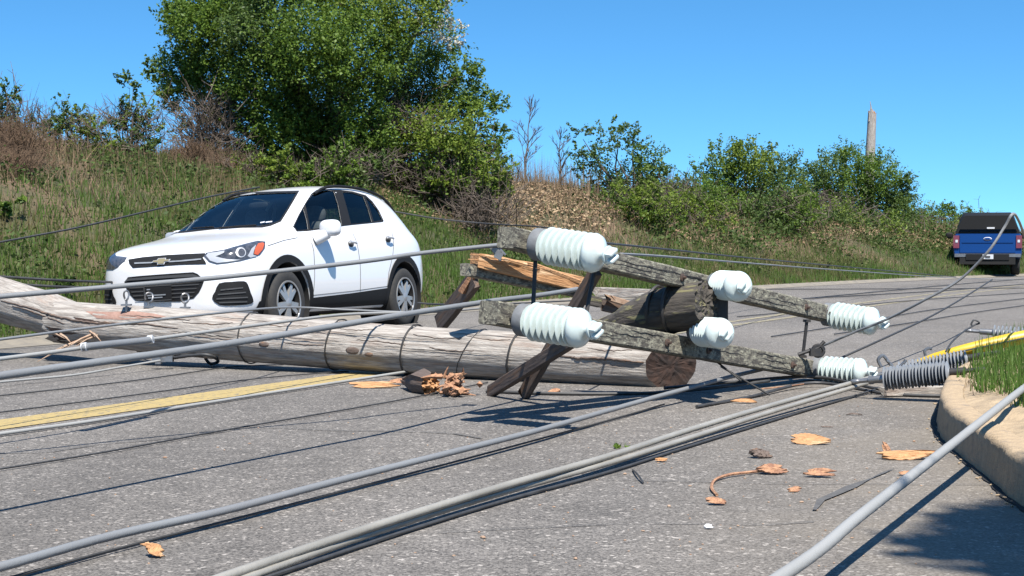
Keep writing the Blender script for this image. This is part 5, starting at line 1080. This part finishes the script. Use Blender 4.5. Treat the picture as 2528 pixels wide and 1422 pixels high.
# sill and arches (side elevation in metres)
patch('sill_cladding', [(-.44, .20), (-.44, .375), (-1.3, .405), (-2.12, .445), (-2.12, .20)], 'plastic', .006, .05, 'side', mirror=True)
for wx in (0, -2.555):
    a0, a1 = (-.28, math.pi + .28); n = 26
    poly = [(wx + .478 * math.cos(a0 + (a1 - a0) * k / n), .335 + .478 * math.sin(a0 + (a1 - a0) * k / n)) for k in range(n + 1)] + [(wx + .404 * math.cos(a1 - (a1 - a0) * k / n), .335 + .404 * math.sin(a1 - (a1 - a0) * k / n)) for k in range(n + 1)]
    patch('wheel_arch', poly, 'plastic', .008, .03, 'side', mirror=True)
def seam(pts, w_=.0045, **k):
    P = [Vector((a, b)) for a, b in pts]; L_ = []; R_ = []
    for i, p in enumerate(P):
        t = (P[min(i + 1, len(P) - 1)] - P[max(0, i - 1)]).normalized(); q = Vector((-t.y, t.x)) * w_; L_.append(tuple(p + q)); R_.append(tuple(p - q))
    return patch('panel_gap', L_ + R_[::-1], 'gap', .0025, .05, 'side', mirror=True)
seam([(-.47, .40), (-.50, .6), (-.52, .85), (-.50, .99)]); seam([(-1.47, .42), (-1.48, .7), (-1.46, 1.04)]); seam([(-2.10, .46), (-2.14, .62), (-2.26, .80), (-2.33, .95), (-2.38, 1.08)])
seam([(-.47, .4), (-1.3, .425), (-2.1, .462)], .003)
seam([(.30, .90), (.0, .955), (-.28, .985)], .003)
# door handles
for (x, z) in [(-1.33, .93), (-2.20, .99)]:
    for sy in (1, -1):
        y = .868 * sy; mb = MB(); mb.blob((0, 0, 0), (.06, .012, .036), 2.2, 16, 10, Matrix.Translation((x, y, z))); hp = part('handle_recess', mb.mesh('handle_recess'), M_['gap'], car, local=True)
        mb = MB(); mb.tube([(x - .075, y + .028 * sy, z + .006), (x, y + .038 * sy, z + .014), (x + .075, y + .028 * sy, z + .016)], .012, 8); part('door_handle', mb.mesh('door_handle'), M_['chrome'], car, local=True)
# mirrors
for sy in (1, -1):
    mb = MB(); mb.blob((0, 0, 0), (.08, .115, .088), 3.0, 24, 14, Matrix.Translation((-.68 if sy > 0 else -.84, (.99 if sy > 0 else .93) * sy, 1.08)) @ Matrix.Rotation(R(-12) * sy, 4, 'Z')); mo = part('wing_mirror', mb.mesh('wing_mirror'), M_['white'], car, local=True)
    mb = MB(); mb.tube([(-.60, .855 * sy, .965), (-.62, .91 * sy, .99), (-.66, .97 * sy, 1.03)], [.06, .058, .06], 12); part('mirror_foot', mb.mesh('mirror_foot'), M_['white'], mo, local=True)
    mb = MB(); mb.blob((0, 0, 0), (.012, .095, .068), 4, 16, 8, Matrix.Translation((-.757, .985 * sy, 1.078)) @ Matrix.Rotation(R(-12) * sy, 4, 'Z')); part('mirror_glass', mb.mesh('mirror_glass'), M_['chrome'], mo, local=True)
for k, (x, l) in enumerate([(1212, 34), (1252, 50)]): patch('window_sticker', [(x, 402 - k * 3), (x + l, 396 - k * 3), (x + l, 404 - k * 3), (x, 410 - k * 3)], 'plate', .010, 4, 'zoom')
# roof rails and rear spoiler
for sy in (1, -1):
    pts = []
    for x in np.linspace(-1.12, -2.95, 14):
        h = bvh.ray_cast(Vector((x, .57 * sy, 3)), Vector((0, 0, -1)))[0]; e = min(1, (-1.12 - x) / .2 + .0, (x + 2.95) / .2)
        pts.append((x, .57 * sy, h.z + .005 + .032 * max(0, min(1, e))))
    mb = MB(); mb.tube(pts, .016, 8); part('roof_rail', mb.mesh('roof_rail'), M_['plastic'], car, local=True)
mb = MB(); mb.box((-2.96, 0, 1.475), (.08, .42, .012)); part('rear_spoiler', mb.mesh('rear_spoiler', False), M_['white'], car, local=True)
patch('rear_window', [(-.47, 1.17), (-.47, 1.43), (.47, 1.43), (.47, 1.17)], 'glass', .003, .06, 'rear')
for sy in (1, -1): patch('tail_lamp', [(.52 * sy, .86), (.52 * sy, 1.06), (.72 * sy, 1.05), (.70 * sy, .86)], 'red', .008, .05, 'rear')
# wipers
mb = MB()
for pl in ([(560, 470), (700, 455), (860, 445)], [(900, 452), (1050, 440), (1180, 432)]):
    pp = []
    for p in pl:
        a, b = Zc(p); h, nr, _, _ = bvh.ray_cast(cl_, (CI.to_3x3() @ ray(a, b)).normalized())
        if h: pp.append(h + nr * .018)
    if len(pp) > 1: mb.tube(pp, .009, 5)
part('wiper', mb.mesh('wiper'), M_['plastic'], car, local=True)
# cabin
for (sx_, sy) in ((-1.28, .36), (-1.28, -.36)):
    mb = MB(); mb.blob((sx_ - .12, sy, .86), (.10, .24, .34), 3.5); mb.blob((sx_ + .12, sy, .58), (.28, .25, .10), 3.5); se = part('seat', mb.mesh('seat'), M_['seat'], car, local=True)
    mb = MB(); mb.blob((sx_ - .17, sy, 1.27), (.06, .14, .10), 3); part('headrest', mb.mesh('headrest'), M_['seat'], se, local=True)
mb = MB(); mb.blob((-2.35, 0, .80), (.12, .62, .34), 4); mb.blob((-2.08, 0, .56), (.28, .62, .10), 4); part('rear_seat', mb.mesh('rear_seat'), M_['seat'], car, local=True)
mb = MB(); mb.blob((-.50, 0, .93), (.30, .74, .09), 4); part('dashboard', mb.mesh('dashboard'), M_['plastic'], car, local=True)
Ms_ = Matrix.Translation((-.86, .36, 1.0)) @ Matrix.Rotation(R(-65), 4, 'Y'); mb = MB(); mb.tube([Ms_ @ Vector((.18 * math.cos(a), .18 * math.sin(a), 0)) for a in [k * math.pi / 14 for k in range(29)]], .016, 8); mb.box((0, 0, 0), (.16, .02, .01), Ms_); part('steering_wheel', mb.mesh('steering_wheel'), M_['plastic'], car, local=True)
mb = MB(); mb.blob((-.92, 0, 1.38), (.02, .12, .035), 3); part('rear_view_mirror', mb.mesh('rear_view_mirror'), M_['plastic'], car, local=True)
mb = MB(); mb.box((-1.2, 0, 0.30), (1.9, .55, .10)); part('underbody', mb.mesh('underbody', False), M_['dark'], car, local=True)
# wheels
def wheel_parts(par, Mw, R_=.335, rimr=.222, wd=.11, five=True, mt='alloy'):
    mb = MB(); mb.lathe([(rimr - .004, -wd), (R_ - .035, -wd), (R_ - .008, -wd + .025), (R_, -wd + .05), (R_, wd - .05), (R_ - .008, wd - .025), (R_ - .035, wd), (rimr + .02, wd), (rimr - .004, wd - .008)], 48, Mw, False)
    w_ = part('wheel', mb.mesh('wheel', True, 50), M_['rubber'], par, local=True)
    mb = MB(); mb.lathe([(rimr, wd - .004), (rimr - .012, wd + .002), (rimr - .022, wd - .012), (rimr - .03, -wd + .02), (.03, -wd + .03), (0, -wd + .03)], 40, Mw, False); 
    part('rim_barrel', mb.mesh('rim_barrel', True, 40), M_['plastic'], w_, local=True)
    mb = MB(); mb.lathe([(rimr + .002, wd - .008), (rimr + .002, wd + .004), (rimr - .014, wd + .002), (rimr - .018, wd - .02)], 40, Mw, False)
    for k in range(5):
        for dl in (-.17, .17):
            a = 2 * math.pi * k / 5 + .3; t0 = a + dl * .55; t1 = a + dl * 1.25
            p = [(math.cos(t0) * .04, math.sin(t0) * .04), (math.cos(t1) * (rimr - .01), math.sin(t1) * (rimr - .01))]
            d_ = Vector((p[1][0] - p[0][0], p[1][1] - p[0][1])).normalized(); q = Vector((-d_.y, d_.x)); vs = []
            for (pt_, hw, zz) in ((p[0], .026, wd - .002), (p[1], .019, wd - .012)):
                for sg in (-1, 1):
                    for z_ in (zz, zz - .03): vs.append(Mw @ Vector((pt_[0] + q.x * hw * sg, pt_[1] + q.y * hw * sg, z_)))
            mb.add(vs, [(0, 2, 6, 4), (1, 5, 7, 3), (0, 4, 5, 1), (2, 3, 7, 6), (0, 1, 3, 2), (4, 6, 7, 5)])
    mb.lathe([(.0, wd + .006), (.035, wd + .004), (.055, wd - .004), (.06, wd - .03)], 20, Mw, False)
    part('rim', mb.mesh('rim', True, 30), M_[mt], w_, local=True); return w_
for wx in (0, -2.555):
    for sy in (1, -1):
        Mw = Matrix.Translation((wx, sy * .765, .335)) @ Matrix.Rotation(-math.pi / 2 * sy, 4, 'X'); wheel_parts(car, Mw)
        mb = MB(); n = 24; Mh = Matrix.Translation((wx, sy * .58, .335)) @ Matrix.Rotation(-math.pi / 2 * sy, 4, 'X'); mb.lathe([(0, -.10), (.40, -.10), (.40, .293), (.4015, .293), (.402, -.11), (0, -.11)], 40, Mh, False); part('wheel_well', mb.mesh('wheel_well', True, 40), M_['dark'], car, local=True)

# ------------------------------------------------------------ blue pickup
tp = Vector((14.35, 46.2, -.01)); TM = Matrix.Translation(tp) @ Matrix.Rotation(R(90 - 17.0), 4, 'Z')
tk = empty('pickup_truck', TM, 'dark blue pickup truck with a black bed cap, seen from behind far down the road', 'pickup truck')
def loft(secs, ang=40):
    mb = MB(); k = len(secs[0]); mb.add([v for s_ in secs for v in s_], [(i * k + j, i * k + (j + 1) % k, (i + 1) * k + (j + 1) % k, (i + 1) * k + j) for i in range(len(secs) - 1) for j in range(k)] + [tuple(range(k))[::-1], tuple(range((len(secs) - 1) * k, len(secs) * k))])
    me = mb.mesh('loft', True, ang); bm = bmesh.new(); bm.from_mesh(me); bmesh.ops.recalc_face_normals(bm, faces=bm.faces); bm.to_mesh(me); bm.free(); return me
def trap(x, z0, z1, w0, w1, r=.06): return [(x, -w0, z0), (x, w0, z0), (x, w0 * .3 + w1 * .7 if False else (w0 + (w1 - w0) * .9), z1 - r), (x, w1 - r, z1), (x, -w1 + r, z1), (x, -(w0 + (w1 - w0) * .9), z1 - r)]
def bodysec(x, w_, z0, z1): return [(x, -w_ + .03, z0), (x, w_ - .03, z0), (x, w_, z0 + .15), (x, w_, z1 - .12), (x, w_ - .06, z1), (x, -w_ + .06, z1), (x, -w_, z1 - .12), (x, -w_, z0 + .15)]
part('body', loft([bodysec(0, .97, .62, 1.25), bodysec(.15, .99, .52, 1.27), bodysec(2.0, 1.0, .45, 1.27), bodysec(4.4, 1.0, .42, 1.22), bodysec(5.3, .98, .45, 1.15), bodysec(5.6, .85, .5, 1.0)]), M_['blue'], tk, local=True)
part('bed_cap', loft([trap(.02, 1.26, 1.80, .93, .70), trap(.35, 1.26, 1.90, .95, .72), trap(2.0, 1.26, 1.92, .95, .74)]), M_['plastic'], tk, local=True)
part('cab', loft([trap(2.05, 1.25, 1.90, .94, .72), trap(2.6, 1.25, 1.93, .94, .74), trap(3.9, 1.22, 1.90, .94, .72), trap(4.6, 1.20, 1.28, .92, .85)]), M_['blue'], tk, local=True)
def quad(name, x, pts, mt, par=tk, th=.012):
    mb = MB(); n = len(pts); mb.add([(x, y, z) for y, z in pts] + [(x - th, y, z) for y, z in pts], [tuple(range(n))[::-1], tuple(range(n, 2 * n))] + [(i, (i + 1) % n, n + (i + 1) % n, n + i) for i in range(n)]); return part(name, mb.mesh(name, False), M_[mt], par, local=True)
mb = MB(); mb.add([(-.008, .84, 1.31), (-.008, -.84, 1.31), (.17, -.62, 1.80), (.17, .62, 1.80), (.02, .84, 1.31), (.02, -.84, 1.31), (.20, -.62, 1.80), (.20, .62, 1.80)], [(0, 1, 2, 3), (4, 7, 6, 5), (0, 4, 5, 1), (1, 5, 6, 2), (2, 6, 7, 3), (3, 7, 4, 0)])
bw = part('rear_window', mb.mesh('rear_window', False), M_['glass'], tk, local=True)
quad('window_sticker', -.002, [(.02, 1.40), (-.2, 1.40), (-.2, 1.45), (.02, 1.45)], 'plate', bw, .02)
tg = quad('tailgate', -.005, [(.80, .68), (-.80, .68), (-.80, 1.22), (.80, 1.22)], 'blue', th=.02); quad('tailgate_crease', -.03, [(.74, .98), (-.74, .98), (-.74, 1.0), (.74, 1.0)], 'blue', tg)
mb = MB(); mb.blob((-.035, 0, 1.10), (.012, .12, .05), 2, 20, 8); part('badge', mb.mesh('badge'), M_['plate'], tg, local=True)
mb = MB(); mb.blob((-.045, 0, 1.10), (.010, .10, .036), 2, 20, 8); part('badge_centre', mb.mesh('badge_centre'), M_['blue'], tg, local=True)
for sy in (1, -1):
    tl = quad('tail_lamp', -.008, [(.99 * sy, .82), (.82 * sy, .82), (.82 * sy, 1.20), (.99 * sy, 1.20)], 'red', th=.03); quad('reverse_lamp', -.04, [(.93 * sy, .99), (.86 * sy, .99), (.86 * sy, 1.07), (.93 * sy, 1.07)], 'plate', tl)
    mb = MB(); mb.blob((3.3, 1.17 * sy, 1.22), (.06, .12, .10), 3); part('wing_mirror', mb.mesh('wing_mirror'), M_['plastic'], tk, local=True)
    for wx in (1.05, 4.6):
        Mw = Matrix.Translation((wx, sy * .82, .38)) @ Matrix.Rotation(-math.pi / 2 * sy, 4, 'X'); wheel_parts(tk, Mw, .385, .23, .13)
mb = MB(); mb.box((-.10, 0, .60), (.09, .95, .05)); bp = part('rear_bumper', mb.mesh('rear_bumper', False), M_['steel'], tk, local=True)
mb = MB(); mb.box((-.14, 0, .55), (.08, .62, .09)); part('bumper_step', mb.mesh('bumper_step', False), M_['plastic'], bp, local=True)
np_ = quad('number_plate', -.225, [(.14, .49), (-.17, .49), (-.17, .63), (.14, .63)], 'plate'); quad('plate_text', -.24, [(.06, .535), (-.08, .535), (-.08, .585), (.06, .585)], 'gap', np_)
mb = MB(); mb.box((2.4, 0, .43), (2.6, .8, .1)); mb.box((1.05, 0, .36), (.1, .75, .07)); mb.box((.2, 0, .40), (.15, .9, .08)); part('chassis', mb.mesh('chassis', False), M_['dark'], tk, local=True)

# ------------------------------------------------------------ unseen tree added only to cast the soft shade at the bottom right
P0 = Vector((5.4, -.6, 0)); yt = empty('shade_caster', P0, 'unseen added tree whose crown is shaped to cast shade at the bottom right', 'tree')
bl2 = [((3.02 + a, .22 + b, 8.0 + c), r, 1) for a, b, c, r in [(0, 0, 0, .26), (.3, .1, .15, .36), (.6, -.1, .0, .4), (.3, -.4, .3, .35), (.8, .3, .4, .4), (1.2, 0, .2, .45), (.9, -.3, .7, .45), (.35, .35, -.35, .25), (.35, -.2, .2, .4), (.6, .1, .3, .4), (-.1, -.45, 0, .3), (.12, -.7, 0, .34), (.45, -.7, .1, .4), (-.15, -.15, 0, .24), (.2, -1.0, 0, .34)]]
part('crown', crown_mesh(bl2, 30000, .07, 91), M_['leafA'], yt); part('trunk', limbs(P0, [b[0] for b in bl2], .06, 92), M_['bark'], yt)
clean()
